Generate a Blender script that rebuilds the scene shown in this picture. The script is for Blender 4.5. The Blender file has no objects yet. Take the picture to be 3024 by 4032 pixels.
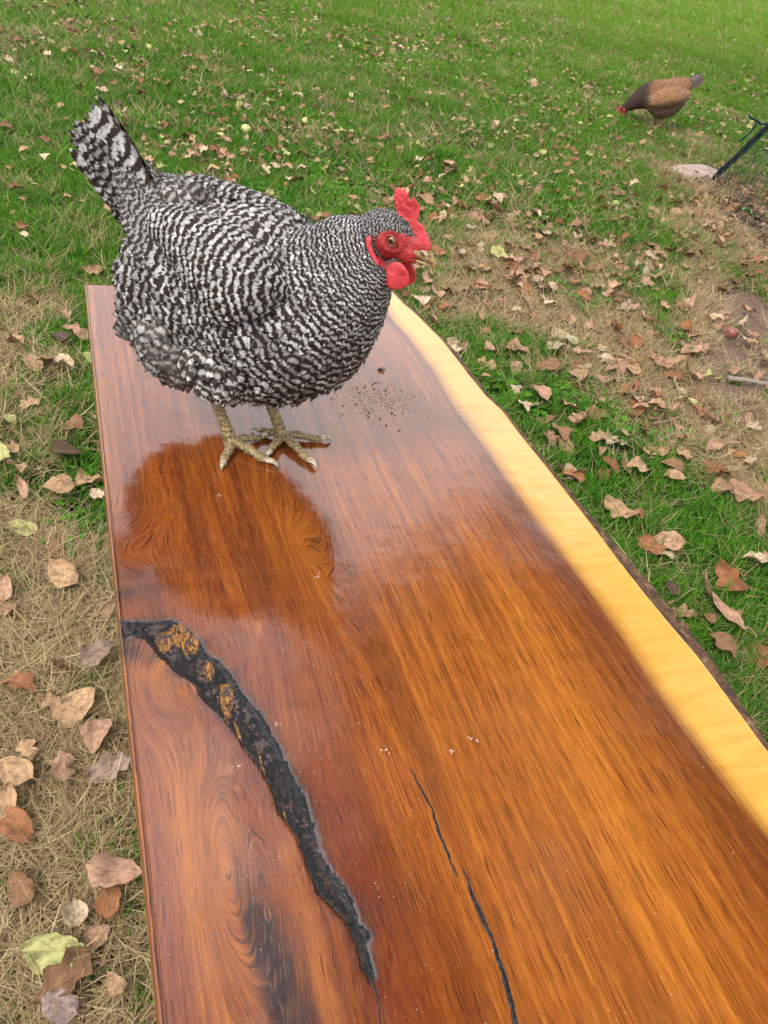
import bpy, math, random
import numpy as np
from mathutils import Vector, Matrix

random.seed(7)
RNG = np.random.default_rng(11)
SC = bpy.context.scene
COL = SC.collection
R = math.radians

# ------------------------------------------------------------------ camera, world, sun, exposure
# the phone was held a little crooked: world up, in the camera's own axes (right, up, forward)
def _unit(v): v = np.asarray(v, float); return v / np.linalg.norm(v)
def _pix(x, y): return np.array([(x - 1512) / 3028., -(y - 2016) / 3028., 1.])
_d1 = _unit(_pix(160, -900))                       # the slab's long edges run this way
_d2 = _unit(np.cross(_unit(np.cross(_pix(345, 1121), _pix(1540, 1144))), _d1))
_n = np.cross(_d1, _d2); _n = _unit(_n * np.sign(_n[1]))
_y = _unit(np.array([0, 0, 1.]) - _n * _n[2]); _x = np.cross(_n, _y) if np.cross(_n, _y)[0] > 0 else -np.cross(_n, _y)
RT, UP, FW = np.array([_x[0], _y[0], _n[0]]), np.array([_x[1], _y[1], _n[1]]), np.array([_x[2], _y[2], _n[2]])
CZ = 1.0; SZ = CZ - .609       # eye height, height of the slab's top
cam = bpy.data.cameras.new('camera'); camo = bpy.data.objects.new('camera', cam); COL.objects.link(camo)
camo.matrix_world = Matrix(((RT[0], UP[0], -FW[0], 0), (RT[1], UP[1], -FW[1], 0), (RT[2], UP[2], -FW[2], CZ), (0, 0, 0, 1)))
cam.sensor_fit = 'VERTICAL'; cam.sensor_height = 24.0; cam.sensor_width = 18.0; cam.lens = 24.0 * 3028 / 4032
cam.clip_start = 0.02; cam.clip_end = 600
SC.camera = camo
SC.render.engine = 'CYCLES'
SC.cycles.max_bounces = 6; SC.cycles.diffuse_bounces = 3; SC.cycles.glossy_bounces = 3
SC.cycles.transmission_bounces = 3; SC.cycles.transparent_max_bounces = 6
SC.cycles.caustics_reflective = False; SC.cycles.caustics_refractive = False
SC.cycles.use_denoising = True

SUN_EL, SUN_AZ = 52.0, 215.0      # azimuth clockwise from +Y
w = bpy.data.worlds.new('World'); SC.world = w; w.use_nodes = True
nt = w.node_tree; nt.nodes.clear()
wo = nt.nodes.new('ShaderNodeOutputWorld'); bg = nt.nodes.new('ShaderNodeBackground')
sky = nt.nodes.new('ShaderNodeTexSky'); sky.sky_type = 'NISHITA'; sky.sun_disc = False
sky.sun_elevation = R(SUN_EL); sky.sun_rotation = R(SUN_AZ); sky.dust_density = 2.0
tc = nt.nodes.new('ShaderNodeTexCoord'); cn = nt.nodes.new('ShaderNodeTexNoise')
cn.inputs['Scale'].default_value = 1.6; cn.inputs['Detail'].default_value = 5
nt.links.new(tc.outputs['Generated'], cn.inputs['Vector'])
cr = nt.nodes.new('ShaderNodeValToRGB')
cr.color_ramp.elements[0].position = 0.36; cr.color_ramp.elements[0].color = (6.6, 6.9, 7.6, 1)
cr.color_ramp.elements[1].position = 0.62; cr.color_ramp.elements[1].color = (9.6, 9.7, 9.9, 1)
nt.links.new(cn.outputs['Fac'], cr.inputs['Fac'])
mx = nt.nodes.new('ShaderNodeMix'); mx.data_type = 'RGBA'; mx.inputs[0].default_value = 0.86
sx = nt.nodes.new('ShaderNodeSeparateXYZ'); nt.links.new(tc.outputs['Generated'], sx.inputs[0])          # an overcast sky is brightest overhead
zr = nt.nodes.new('ShaderNodeMapRange'); zr.inputs['From Min'].default_value = 0; zr.inputs['From Max'].default_value = 1; zr.inputs['To Min'].default_value = .72; zr.inputs['To Max'].default_value = 1.5
nt.links.new(sx.outputs[2], zr.inputs['Value']); vm = nt.nodes.new('ShaderNodeVectorMath'); vm.operation = 'SCALE'
nt.links.new(cr.outputs[0], vm.inputs[0]); nt.links.new(zr.outputs[0], vm.inputs['Scale'])
nt.links.new(sky.outputs[0], mx.inputs[6]); nt.links.new(vm.outputs[0], mx.inputs[7])
nt.links.new(mx.outputs[2], bg.inputs['Color']); bg.inputs['Strength'].default_value = 0.13
nt.links.new(bg.outputs[0], wo.inputs['Surface'])

sl = bpy.data.lights.new('sun', 'SUN'); sl.energy = 1.5; sl.angle = R(12); sl.color = (1, .955, .9)
so = bpy.data.objects.new('sun', sl); COL.objects.link(so)
az, el = R(SUN_AZ), R(SUN_EL)
sd = Vector((math.sin(az) * math.cos(el), math.cos(az) * math.cos(el), math.sin(el)))
so.rotation_euler = (-sd).to_track_quat('-Z', 'Y').to_euler()
vs = SC.view_settings
vs.view_transform = 'Standard'; vs.look = 'None'; vs.exposure = 0.98; vs.gamma = 1; vs.use_curve_mapping = False

# ------------------------------------------------------------------ helpers
FPX = 3028.0
CAM = np.array([0, 0, CZ])
def ray(x, y): return FW + RT * ((x - 1512) / FPX) - UP * ((y - 2016) / FPX)
def at(x, y, z=0.0):                       # where the sight line through (x, y) meets a horizontal plane
    d = ray(x, y); return CAM + d * ((z - CZ) / d[2])
# the same sight lines in the hens' own modelling frame (level camera, pitched 39.2 degrees)
_P = R(39.2); FWo = np.array([0, math.cos(_P), -math.sin(_P)]); UPo = np.array([0, math.sin(_P), math.cos(_P)]); RTo = np.array([1., 0, 0]); CAMo = np.array([0, 0, 1.02]); SZo = .46
def ray_o(x, y): return FWo + RTo * ((x - 1512) / FPX) - UPo * ((y - 2016) / FPX)
def at_o(x, y, z=0.0):
    d = ray_o(x, y); return CAMo + d * ((z - 1.02) / d[2])
Cn = np.stack([RT, UP, FW], 1); Co = np.stack([RTo, UPo, FWo], 1)
def to_o(p): return (np.asarray(p) - CAM) @ Cn @ Co.T + CAMo           # world -> modelling frame
def from_o(p): return (np.asarray(p) - CAMo) @ Co @ Cn.T + CAM
def at_plane(x, y, p0, n):
    d = ray_o(x, y); return CAMo + d * (((p0 - CAMo) @ n) / (d @ n))
def place(o, p_old, rz_old, scale=1.0):
    M = np.eye(4); Rz = np.array([[math.cos(rz_old), -math.sin(rz_old), 0], [math.sin(rz_old), math.cos(rz_old), 0], [0, 0, 1]])
    M[:3, :3] = Cn @ Co.T @ Rz * scale; M[:3, 3] = from_o(p_old); o.matrix_world = Matrix(M.tolist())
def proj(p):
    v = np.atleast_2d(p) - CAM; z = v @ FW
    return np.stack([1512 + FPX * (v @ RT) / z, 2016 - FPX * (v @ UP) / z, z], 1)

def hash2(ix, iy, s):
    h = (ix.astype(np.int64) * 374761393 + iy.astype(np.int64) * 668265263 + s * 1442695041) & 0x7fffffff
    h = ((h ^ (h >> 13)) * 1274126177) & 0x7fffffff
    return ((h ^ (h >> 16)) & 0xffff) / 65535.0
def vnoise(x, y, s=0):
    x = np.asarray(x, float); y = np.asarray(y, float)
    ix = np.floor(x).astype(np.int64); iy = np.floor(y).astype(np.int64); fx = x - ix; fy = y - iy
    fx = fx * fx * (3 - 2 * fx); fy = fy * fy * (3 - 2 * fy)
    a = hash2(ix, iy, s); b = hash2(ix + 1, iy, s); c = hash2(ix, iy + 1, s); d = hash2(ix + 1, iy + 1, s)
    return (a * (1 - fx) + b * fx) * (1 - fy) + (c * (1 - fx) + d * fx) * fy
def fbm(x, y, s=0, o=4):
    r = 0; a = .5; t = 0
    for k in range(o):
        r = r + a * vnoise(x * 2 ** k, y * 2 ** k, s + k * 17); t += a; a *= .5
    return r / t
def sstep(a, b, x):
    t = np.clip((x - a) / (b - a), 0, 1); return t * t * (3 - 2 * t)

def mesh(name, V, Fs, mat=None, smooth=True, attrs=None, cols=None):
    """V (n,3) array; Fs: (m,k) array or list of such arrays"""
    me = bpy.data.meshes.new(name)
    V = np.asarray(V, np.float32)
    if isinstance(Fs, np.ndarray): Fs = [Fs]
    Fs = [np.asarray(f, np.int32) for f in Fs if len(f)]
    me.vertices.add(len(V)); me.vertices.foreach_set('co', V.ravel())
    nl = sum(f.size for f in Fs); npoly = sum(len(f) for f in Fs)
    me.loops.add(nl); me.polygons.add(npoly)
    me.loops.foreach_set('vertex_index', np.concatenate([f.ravel() for f in Fs]))
    st = []; o = 0
    for f in Fs:
        k = f.shape[1]; st.append(o + np.arange(len(f)) * k); o += f.size
    me.polygons.foreach_set('loop_start', np.concatenate(st).astype(np.int32))
    me.polygons.foreach_set('use_smooth', np.full(npoly, smooth))
    me.update(calc_edges=True)
    for k, v in (attrs or {}).items():
        a = me.attributes.new(k, 'FLOAT', 'POINT'); a.data.foreach_set('value', np.asarray(v, np.float32).ravel())
    for k, v in (cols or {}).items():
        v = np.asarray(v, np.float32)
        if v.shape[1] == 3: v = np.concatenate([v, np.ones((len(v), 1), np.float32)], 1)
        a = me.attributes.new(k, 'FLOAT_COLOR', 'POINT'); a.data.foreach_set('color', v.ravel())
    if mat: me.materials.append(mat)
    return me
def obj(name, me, parent=None, **props):
    o = bpy.data.objects.new(name, me); COL.objects.link(o)
    if parent: o.parent = parent
    for k, v in props.items(): o[k] = v
    return o
def empty(name, loc=(0, 0, 0), rz=0, **props):
    o = bpy.data.objects.new(name, None); COL.objects.link(o)
    o.location = loc; o.rotation_euler = (0, 0, rz); o.empty_display_size = .05
    for k, v in props.items(): o[k] = v
    return o
def grid_faces(nu, nv, closeu=False, off=0):
    """vertices index = v*nu+u"""
    u = np.arange(nu if closeu else nu - 1); v = np.arange(nv - 1)
    U, W = np.meshgrid(u, v); U = U.ravel(); W = W.ravel(); U2 = (U + 1) % nu
    return np.stack([W * nu + U, W * nu + U2, (W + 1) * nu + U2, (W + 1) * nu + U], 1) + off
class MB:                                   # collects pieces of one mesh
    def __init__(s): s.V = []; s.F = {}; s.n = 0; s.A = {}; s.C = {}
    def add(s, V, Fs, attrs=None, cols=None):
        V = np.asarray(V, float)
        if isinstance(Fs, np.ndarray): Fs = [Fs]
        for f in Fs: s.F.setdefault(f.shape[1], []).append(f + s.n)
        s.V.append(V); s.n += len(V)
        for k, v in (attrs or {}).items(): s.A.setdefault(k, []).append(np.broadcast_to(v, (len(V),)))
        for k, v in (cols or {}).items(): s.C.setdefault(k, []).append(np.broadcast_to(np.asarray(v, float), (len(V), 3)))
    def mesh(s, name, mat=None, smooth=True):
        return mesh(name, np.concatenate(s.V), [np.concatenate(f) for f in s.F.values()], mat, smooth,
                    {k: np.concatenate(v) for k, v in s.A.items()}, {k: np.concatenate(v) for k, v in s.C.items()})
def tube(P, rad, n=10, cap=True, squash=None):
    P = np.asarray(P, float); rad = np.broadcast_to(rad, (len(P),)).astype(float)
    T = np.gradient(P, axis=0); T /= np.linalg.norm(T, axis=1)[:, None] + 1e-12
    ref = np.array([0, 0, 1.]) if abs(T[0][2]) < .9 else np.array([1., 0, 0])
    V = []; x = np.cross(T[0], ref); x /= np.linalg.norm(x)
    a = np.arange(n) * 2 * np.pi / n
    for p, t, r in zip(P, T, rad):
        x = x - t * (x @ t); x /= np.linalg.norm(x); y = np.cross(t, x)
        V.append(p + r * (np.cos(a)[:, None] * x + np.sin(a)[:, None] * y))
    V = np.concatenate(V); Fs = [grid_faces(n, len(P), True)]
    if cap:
        c0 = len(V); V = np.concatenate([V, P[:1], P[-1:]])
        i = np.arange(n); j = (i + 1) % n; b = (len(P) - 1) * n
        Fs.append(np.concatenate([np.stack([j, i, np.full(n, c0)], 1), np.stack([b + i, b + j, np.full(n, c0 + 1)], 1)]))
    return V, Fs
def spline(P, n):
    """Catmull-Rom through rows of P, n samples"""
    P = np.asarray(P, float); m = len(P)
    Q = np.concatenate([[2 * P[0] - P[1]], P, [2 * P[-1] - P[-2]]])
    t = np.linspace(0, m - 1 - 1e-9, n); i = t.astype(int); f = (t - i)[:, None]
    a, b, c, d = Q[i], Q[i + 1], Q[i + 2], Q[i + 3]
    return .5 * ((2 * b) + (-a + c) * f + (2 * a - 5 * b + 4 * c - d) * f ** 2 + (-a + 3 * b - 3 * c + d) * f ** 3)
def ellipsoid(c, r, Rm=None, nu=24, nv=14):
    a = np.arange(nu) * 2 * np.pi / nu; b = np.linspace(0.02, np.pi - .02, nv)
    A, B = np.meshgrid(a, b)
    V = np.stack([np.cos(A) * np.sin(B) * r[0], np.sin(A) * np.sin(B) * r[1], np.cos(B) * r[2]], -1).reshape(-1, 3)
    n0 = len(V); V = np.concatenate([V, [[0, 0, r[2]], [0, 0, -r[2]]]])
    i = np.arange(nu); j = (i + 1) % nu; e = (nv - 1) * nu
    Fs = [grid_faces(nu, nv, True)[:, ::-1], np.concatenate([np.stack([i, j, np.full(nu, n0)], 1), np.stack([e + j, e + i, np.full(nu, n0 + 1)], 1)])]
    if Rm is not None: V = V @ np.asarray(Rm).T
    return V + np.asarray(c), Fs

# ------------------------------------------------------------------ node helper
class NT:
    def __init__(s, name):
        s.m = bpy.data.materials.new(name); s.m.use_nodes = True; s.t = s.m.node_tree
        s.b = s.t.nodes['Principled BSDF']; s.out = s.t.nodes['Material Output']
    def n(s, typ, **kw):
        nd = s.t.nodes.new('ShaderNode' + typ)
        for k, v in kw.items():
            if k.startswith('i_'):
                key = k[2:]; key = int(key) if key.isdigit() else key.replace('_', ' ')
                s.set(nd.inputs[key], v)
            else: setattr(nd, k, v)
        return nd
    def set(s, inp, v):
        if isinstance(v, bpy.types.NodeSocket): s.t.links.new(v, inp)
        else:
            if isinstance(v, tuple) and len(v) == 3 and inp.type == 'RGBA': v = v + (1,)
            inp.default_value = v
    def attr(s, name, vec=False, typ='GEOMETRY'):
        a = s.n('Attribute', attribute_name=name, attribute_type=typ)
        return a.outputs['Color' if vec else 'Fac']
    def math(s, op, a, b=0.0, c=None, clamp=False):
        m = s.n('Math', operation=op, use_clamp=clamp); s.set(m.inputs[0], a); s.set(m.inputs[1], b)
        if c is not None: s.set(m.inputs[2], c)
        return m.outputs[0]
    def mix(s, f, a, b, blend='MIX'):
        m = s.n('Mix', data_type='RGBA', blend_type=blend); m.clamp_factor = True
        s.set(m.inputs[0], f); s.set(m.inputs[6], a); s.set(m.inputs[7], b); return m.outputs[2]
    def noise(s, vec, scale=1.0, detail=3, rough=.5, dist=0.0):
        n = s.n('TexNoise'); n.inputs['Scale'].default_value = scale; n.inputs['Detail'].default_value = detail
        n.inputs['Roughness'].default_value = rough; n.inputs['Distortion'].default_value = dist
        if vec is not None: s.set(n.inputs['Vector'], vec)
        return n.outputs['Fac']
    def ramp(s, f, stops, interp='LINEAR'):
        r = s.n('ValToRGB'); cr = r.color_ramp; cr.interpolation = interp
        while len(cr.elements) < len(stops): cr.elements.new(.5)
        for e, (p, c) in zip(cr.elements, stops):
            e.position = p; e.color = (c, c, c, 1) if isinstance(c, (int, float)) else (*c, 1)
        s.set(r.inputs[0], f); return r.outputs[0]
    def vec(s, x, y, z=0.0):
        c = s.n('CombineXYZ'); s.set(c.inputs[0], x); s.set(c.inputs[1], y); s.set(c.inputs[2], z); return c.outputs[0]
    def scale(s, v, xyz):
        m = s.n('VectorMath', operation='MULTIPLY'); s.set(m.inputs[0], v); s.set(m.inputs[1], xyz); return m.outputs[0]
    def bump(s, h, strength=.3, dist=.001, normal=None):
        b = s.n('Bump'); b.inputs['Strength'].default_value = strength; b.inputs['Distance'].default_value = dist
        s.set(b.inputs['Height'], h)
        if normal is not None: s.set(b.inputs['Normal'], normal)
        return b.outputs[0]
    def pos(s): return s.n('NewGeometry').outputs['Position']
    def objc(s): return s.n('TexCoord').outputs['Object']
    def P(s, **kw):
        for k, v in kw.items(): s.set(s.b.inputs[k.replace('_', ' ')], v)
        return s.m

# ------------------------------------------------------------------ lawn: where grass is lush, dry or bare
def blob_field(x, y, blobs):
    f = np.zeros_like(x)
    for px, py, rr, a in blobs:
        c = at(px, py); e = at(px + rr, py); v = at(px, py - rr * .8)
        rx = abs(e[0] - c[0]); ry = abs(v[1] - c[1])
        f = f + a * np.exp(-(((x - c[0]) / rx) ** 2 + ((y - c[1]) / ry) ** 2))
    return f
DRY = [(80, 1300, 260, .55), (120, 1500, 180, .5), (150, 1700, 220, .5), (100, 2050, 260, .7), (250, 2250, 220, .8), (100, 2500, 300, .8), (350, 2500, 200, .6),
       (200, 2900, 350, .8), (100, 3300, 350, .7), (300, 3700, 350, .6), (300, 4000, 300, .6), (60, 1150, 220, .4), (300, 1000, 120, .3),
       (2000, 1110, 220, .75), (2250, 1250, 260, .75), (2550, 1350, 230, .55), (2600, 1560, 260, .75), (2850, 1600, 260, .85), (2980, 1350, 220, 1.0), (2950, 1850, 240, .7),
       (2350, 1600, 150, .45), (2950, 850, 220, .95), (2700, 830, 200, .5), (2200, 1120, 200, .5), (1750, 1160, 100, .5), (2850, 1200, 130, .6), (2500, 1120, 200, .4),
       (2100, 1520, 90, .4), (100, 60, 300, .25), (700, 40, 350, .2), (2100, 60, 500, .22), (250, 140, 200, .22), (2200, 1700, 110, .3), (2900, 2750, 100, .35),
       (2650, 560, 160, .25), (1700, 200, 300, .08)]
LUSH = [(300, 1330, 90, .7), (400, 1850, 110, .6), (330, 1990, 120, .5), (2100, 1380, 120, .6), (2600, 1230, 130, .7), (2550, 1290, 120, .5), (2350, 1480, 100, .3), (2600, 2000, 400, .5),
        (2400, 1900, 200, .5), (2900, 2500, 350, .6), (2900, 2150, 250, .4), (300, 3100, 90, .3), (120, 3500, 160, .35), (500, 3700, 140, .45), (2200, 1600, 110, .5),
        (1900, 1330, 120, .4), (450, 2650, 60, .4), (2450, 2100, 250, .3), (150, 1080, 120, .15)]
BARE = [(2990, 1360, 210, 1.2), (2950, 1600, 150, .9), (2980, 1500, 120, .6), (2950, 880, 170, .8), (2650, 1640, 120, .35), (2900, 1850, 130, .4), (2950, 1200, 90, .5), (2250, 1330, 120, .3)]
def dryness(x, y):
    n = fbm(x * 3.1 + 5, y * 3.1 + 9, 3, 4) - .5
    n2 = fbm(x * 11 + 5, y * 11 + 1, 8, 3) - .5
    d = blob_field(x, y, DRY) - blob_field(x, y, LUSH) * .9
    d = np.where(x > .35, d * .62, d * .80) * np.where(y > 4.5, .6, 1)
    return np.clip(d + n * .9 * (0.35 + np.clip(d, 0, 1)) + n2 * .5 * (0.2 + np.clip(d, 0, 1)), 0, 1)
def bareness(x, y):
    return np.clip(blob_field(x, y, BARE) + (fbm(x * 6, y * 6, 21, 3) - .5) * .8 * dryness(x, y), 0, 1)
def gheight(x, y):
    r = np.sqrt(x * x + y * y)
    return (fbm(x * 1.2, y * 1.2, 31, 3) - .5) * .05 * sstep(.5, 3, r) + (fbm(x * 9, y * 9, 33, 3) - .5) * .012

ux = np.concatenate([-np.geomspace(5.2, 120, 18)[::-1], np.linspace(-5, 13, 400), np.geomspace(13.4, 120, 15)])
uy = np.concatenate([-np.geomspace(1.3, 90, 16)[::-1], np.linspace(-1.2, 16, 382), np.geomspace(16.5, 160, 17)])
GX, GY = np.meshgrid(ux, uy); gx, gy = GX.ravel(), GY.ravel()
gz = gheight(gx, gy); gd = dryness(gx, gy); gb = bareness(gx, gy)

m = NT('soil_and_turf'); p = m.pos()
d_ = m.attr('dry'); b_ = m.attr('bare')
n1 = m.noise(p, 9, 5, .6); n2 = m.noise(p, 90, 4, .65); n3 = m.noise(p, 420, 3, .6)
green = m.mix(n1, (.007, .018, .004), (.020, .042, .008))  # turf base darkened to paint in the shadow between blades
straw = m.mix(n2, (.035, .024, .012), (.15, .105, .055))
dirt = m.mix(m.ramp(n2, [(.3, 0.0), (.7, 1.0)]), (.10, .060, .038), (.26, .175, .12))
dirt = m.mix(m.ramp(n3, [(.55, 0.0), (.7, .5)]), dirt, (.34, .26, .20))
c = m.mix(m.ramp(m.math('ADD', d_, m.math('MULTIPLY', m.math('SUBTRACT', n2, .5), .6)), [(.15, 0.0), (.6, 1.0)]), green, straw)
c = m.mix(m.ramp(b_, [(.15, 0.0), (.55, 1.0)]), c, dirt)
m.P(Base_Color=c, Roughness=.95, Normal=m.bump(m.math('ADD', n2, m.math('MULTIPLY', n3, .6)), .9, .012))
m.b.inputs['Specular IOR Level'].default_value = .2
obj('ground', mesh('ground', np.stack([gx, gy, gz], 1), grid_faces(len(ux), len(uy)), m.m, True, {'dry': gd, 'bare': gb}), kind='structure')

# grass: tufts of blades spread over the ground (one countless mass)
def blade(rng, L, wd, lean, az, base, droop, hue, seg=4, flat=False):
    t = np.linspace(0, 1, seg + 1)
    ang = lean + droop * t
    dz = np.cos(ang) * L / seg; dr = np.sin(ang) * L / seg
    r = np.concatenate([[0], np.cumsum(dr[:-1])]); z = np.concatenate([[0], np.cumsum(dz[:-1])])
    wig = rng.normal(0, .14, seg + 1).cumsum() * L * .3 if flat else 0
    cx, sx = math.cos(az), math.sin(az)
    x = base[0] + r * cx - wig * sx; y = base[1] + r * sx + wig * cx
    z = np.maximum(z, .002) if flat else z
    wv = wd * (1 - t ** 2.2) * .5 + .00012
    tw = az + math.pi / 2 + rng.normal(0, .5)
    V = np.concatenate([np.stack([x - wv * math.cos(tw), y - wv * math.sin(tw), z + base[2]], 1), np.stack([x + wv * math.cos(tw), y + wv * math.sin(tw), z + base[2]], 1)])
    n = seg + 1; i = np.arange(seg)
    return V, np.stack([i, i + n, i + n + 1, i + 1], 1), np.concatenate([t, t])
def tuft(name, kind, mat, seed):
    rng = np.random.default_rng(seed); mb = MB()
    nb = dict(green=52, straw=42, mixed=44, clover=9, far=60)[kind]
    for k in range(nb):
        a = rng.uniform(0, 2 * np.pi); rr = .030 * math.sqrt(rng.uniform())
        base = (rr * math.cos(a), rr * math.sin(a), 0)
        dry = kind == 'straw' or (kind == 'mixed' and rng.uniform() < .45) or (kind == 'green' and rng.uniform() < .03) or (kind == 'far' and rng.uniform() < .02)
        if kind == 'clover':
            h = rng.uniform(.010, .030); lr = rng.uniform(.003, .0058); az0 = rng.uniform(0, 6.28)
            V, Fs = tube([base, (base[0] * 1.2, base[1] * 1.2, h)], .0005, 4, False); mb.add(V, Fs, {'bt': .3, 'bh': .3, 'bd': 0.})
            tilt = rng.normal(0, .25, 2)
            for q in range(3):
                az = az0 + q * 2.094; t = np.linspace(0, 2 * np.pi, 9)[:-1]
                lx = lr * (1.05 + np.cos(t)); ly = lr * .95 * np.sin(t) * (1 + .2 * np.cos(t)); lx = lx - lr * .22 * np.exp(-((t - 0) / .4) ** 2)
                X = base[0] * 1.2 + lx * math.cos(az) - ly * math.sin(az); Y = base[1] * 1.2 + lx * math.sin(az) + ly * math.cos(az)
                Z = h + (X - base[0]) * tilt[0] + (Y - base[1]) * tilt[1] + .15 * np.abs(ly)
                mb.add(np.stack([X, Y, Z], 1), np.arange(8)[None, :], {'bt': .75, 'bh': rng.uniform(), 'bd': 0.})
            continue
        if dry: L = rng.uniform(.03, .085); V, Fs, t = blade(rng, L, rng.uniform(.0010, .0020), rng.uniform(.9, 1.5), rng.uniform(0, 6.28), (base[0], base[1], rng.uniform(.001, .014)), rng.normal(.1, .25), 0, 4, True)
        else:
            L = rng.uniform(.018, .052) * (1.0 if kind != 'mixed' else .8)
            V, Fs, t = blade(rng, L, rng.uniform(.0016, .0032), abs(rng.normal(.25, .3)), rng.uniform(0, 6.28), base, rng.uniform(.1, 1.3), 0)
        mb.add(V, Fs, {'bt': t, 'bh': rng.uniform(), 'bd': 1. if dry else 0.})
    return bpy.data.objects.new(name, mb.mesh(name, mat, True))

m = NT('grass_blades'); p = m.pos()
bt, bh, bd = m.attr('bt'), m.attr('bh'), m.attr('bd')
rnd = m.n('ObjectInfo').outputs['Random']
zone = m.noise(p, 1.3, 3, .6); z2 = m.noise(p, 14, 3, .6)
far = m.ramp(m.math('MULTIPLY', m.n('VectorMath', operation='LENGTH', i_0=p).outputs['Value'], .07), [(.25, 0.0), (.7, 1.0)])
g = m.mix(bh, (.014, .088, .004), (.065, .245, .008))
g = m.mix(m.ramp(m.math('ADD', zone, m.math('MULTIPLY', m.math('SUBTRACT', rnd, .5), .5)), [(.35, 0.0), (.7, .75)]), g, (.105, .26, .010))
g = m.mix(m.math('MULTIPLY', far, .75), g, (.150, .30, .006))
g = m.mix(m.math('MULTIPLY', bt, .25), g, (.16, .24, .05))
g = m.mix(m.ramp(z2, [(.45, 0.0), (.8, .35)]), g, (.012, .055, .014))
s = m.mix(bh, (.22, .145, .060), (.60, .46, .255))
s = m.mix(m.ramp(m.math('ADD', m.math('MULTIPLY', rnd, .5), m.math('MULTIPLY', bh, .4)), [(.5, 0.0), (.9, .6)]), s, (.13, .075, .04))
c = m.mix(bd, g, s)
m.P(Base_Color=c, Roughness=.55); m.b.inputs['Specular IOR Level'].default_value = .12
tr = m.n('BsdfTranslucent'); m.set(tr.inputs['Color'], c); ms = m.n('MixShader'); m.set(ms.inputs[0], .28)
m.t.links.new(m.b.outputs[0], ms.inputs[1]); m.t.links.new(tr.outputs[0], ms.inputs[2]); m.t.links.new(ms.outputs[0], m.out.inputs['Surface'])
GRASS_MAT = m.m
kinds = ['green', 'green', 'green', 'mixed', 'mixed', 'straw', 'straw', 'straw', 'clover']
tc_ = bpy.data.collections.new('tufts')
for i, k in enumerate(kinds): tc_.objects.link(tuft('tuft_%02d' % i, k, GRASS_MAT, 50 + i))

def scatter_points():
    P = []; S = []; I = []; Rz = []
    bands = [(0, 1.5, 2300, .82), (1.5, 3.0, 1500, .95), (3.0, 5.5, 800, 1.25), (5.5, 9.5, 440, 1.6), (9.5, 15, 230, 2.1), (15, 24, 110, 3.0)]      # by distance
    for y0, y1, dens, sc in bands:
        n = int((2.2 * y1) * (1.5 * y1 + 1) * dens); x = RNG.uniform(-.9 * y1, 1.3 * y1, n); y = RNG.uniform(-1, 1.5 * y1, n)
        q = proj(np.stack([x, y, 0 * x], 1)); m_ = 850 + 900 / np.maximum(q[:, 2], .2)
        k = (q[:, 2] > .1) & (q[:, 2] >= y0) & (q[:, 2] < y1) & (q[:, 0] > -m_) & (q[:, 0] < 3024 + m_) & (q[:, 1] > -250) & (q[:, 1] < 4032 + m_); x, y = x[k], y[k]
        d = dryness(x, y); b = bareness(x, y); u = RNG.uniform(size=len(x))
        keep = RNG.uniform(size=len(x)) > sstep(.25, .75, b) * .93
        x, y, d, b, u = x[keep], y[keep], d[keep], b[keep], u[keep]
        i = np.where(u < sstep(.2, .75, d) * .86, RNG.integers(5, 8, len(x)), np.where(RNG.uniform(size=len(x)) < .15 + .6 * sstep(.05, .5, d), RNG.integers(3, 5, len(x)), RNG.integers(0, 3, len(x))))
        cl = (fbm(x * 4, y * 4, 77, 2) > .60) & (RNG.uniform(size=len(x)) < .30) & (np.hypot(x, y) < 3.4) & (b < .3)
        i[cl] = 8
        s = sc * RNG.uniform(.7, 1.25, len(x)) * (1 + .35 * (fbm(x * 2.5, y * 2.5, 91, 2) - .5))
        P.append(np.stack([x, y, gheight(x, y) - .001], 1)); S.append(s); I.append(i); Rz.append(RNG.uniform(0, 6.28, len(x)))
    return np.concatenate(P), np.concatenate(S), np.concatenate(I), np.concatenate(Rz)
P_, S_, I_, Z_ = scatter_points()
me = bpy.data.meshes.new('grass'); me.vertices.add(len(P_)); me.vertices.foreach_set('co', P_.astype(np.float32).ravel())
for nme, arr in (('sc', S_), ('rz', Z_)):
    a = me.attributes.new(nme, 'FLOAT', 'POINT'); a.data.foreach_set('value', arr.astype(np.float32))
a = me.attributes.new('ix', 'INT', 'POINT'); a.data.foreach_set('value', I_.astype(np.int32))
grass = obj('grass', me, kind='stuff')
grass['label'] = 'short lawn grass, green and straw dry, growing all over the ground'
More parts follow.
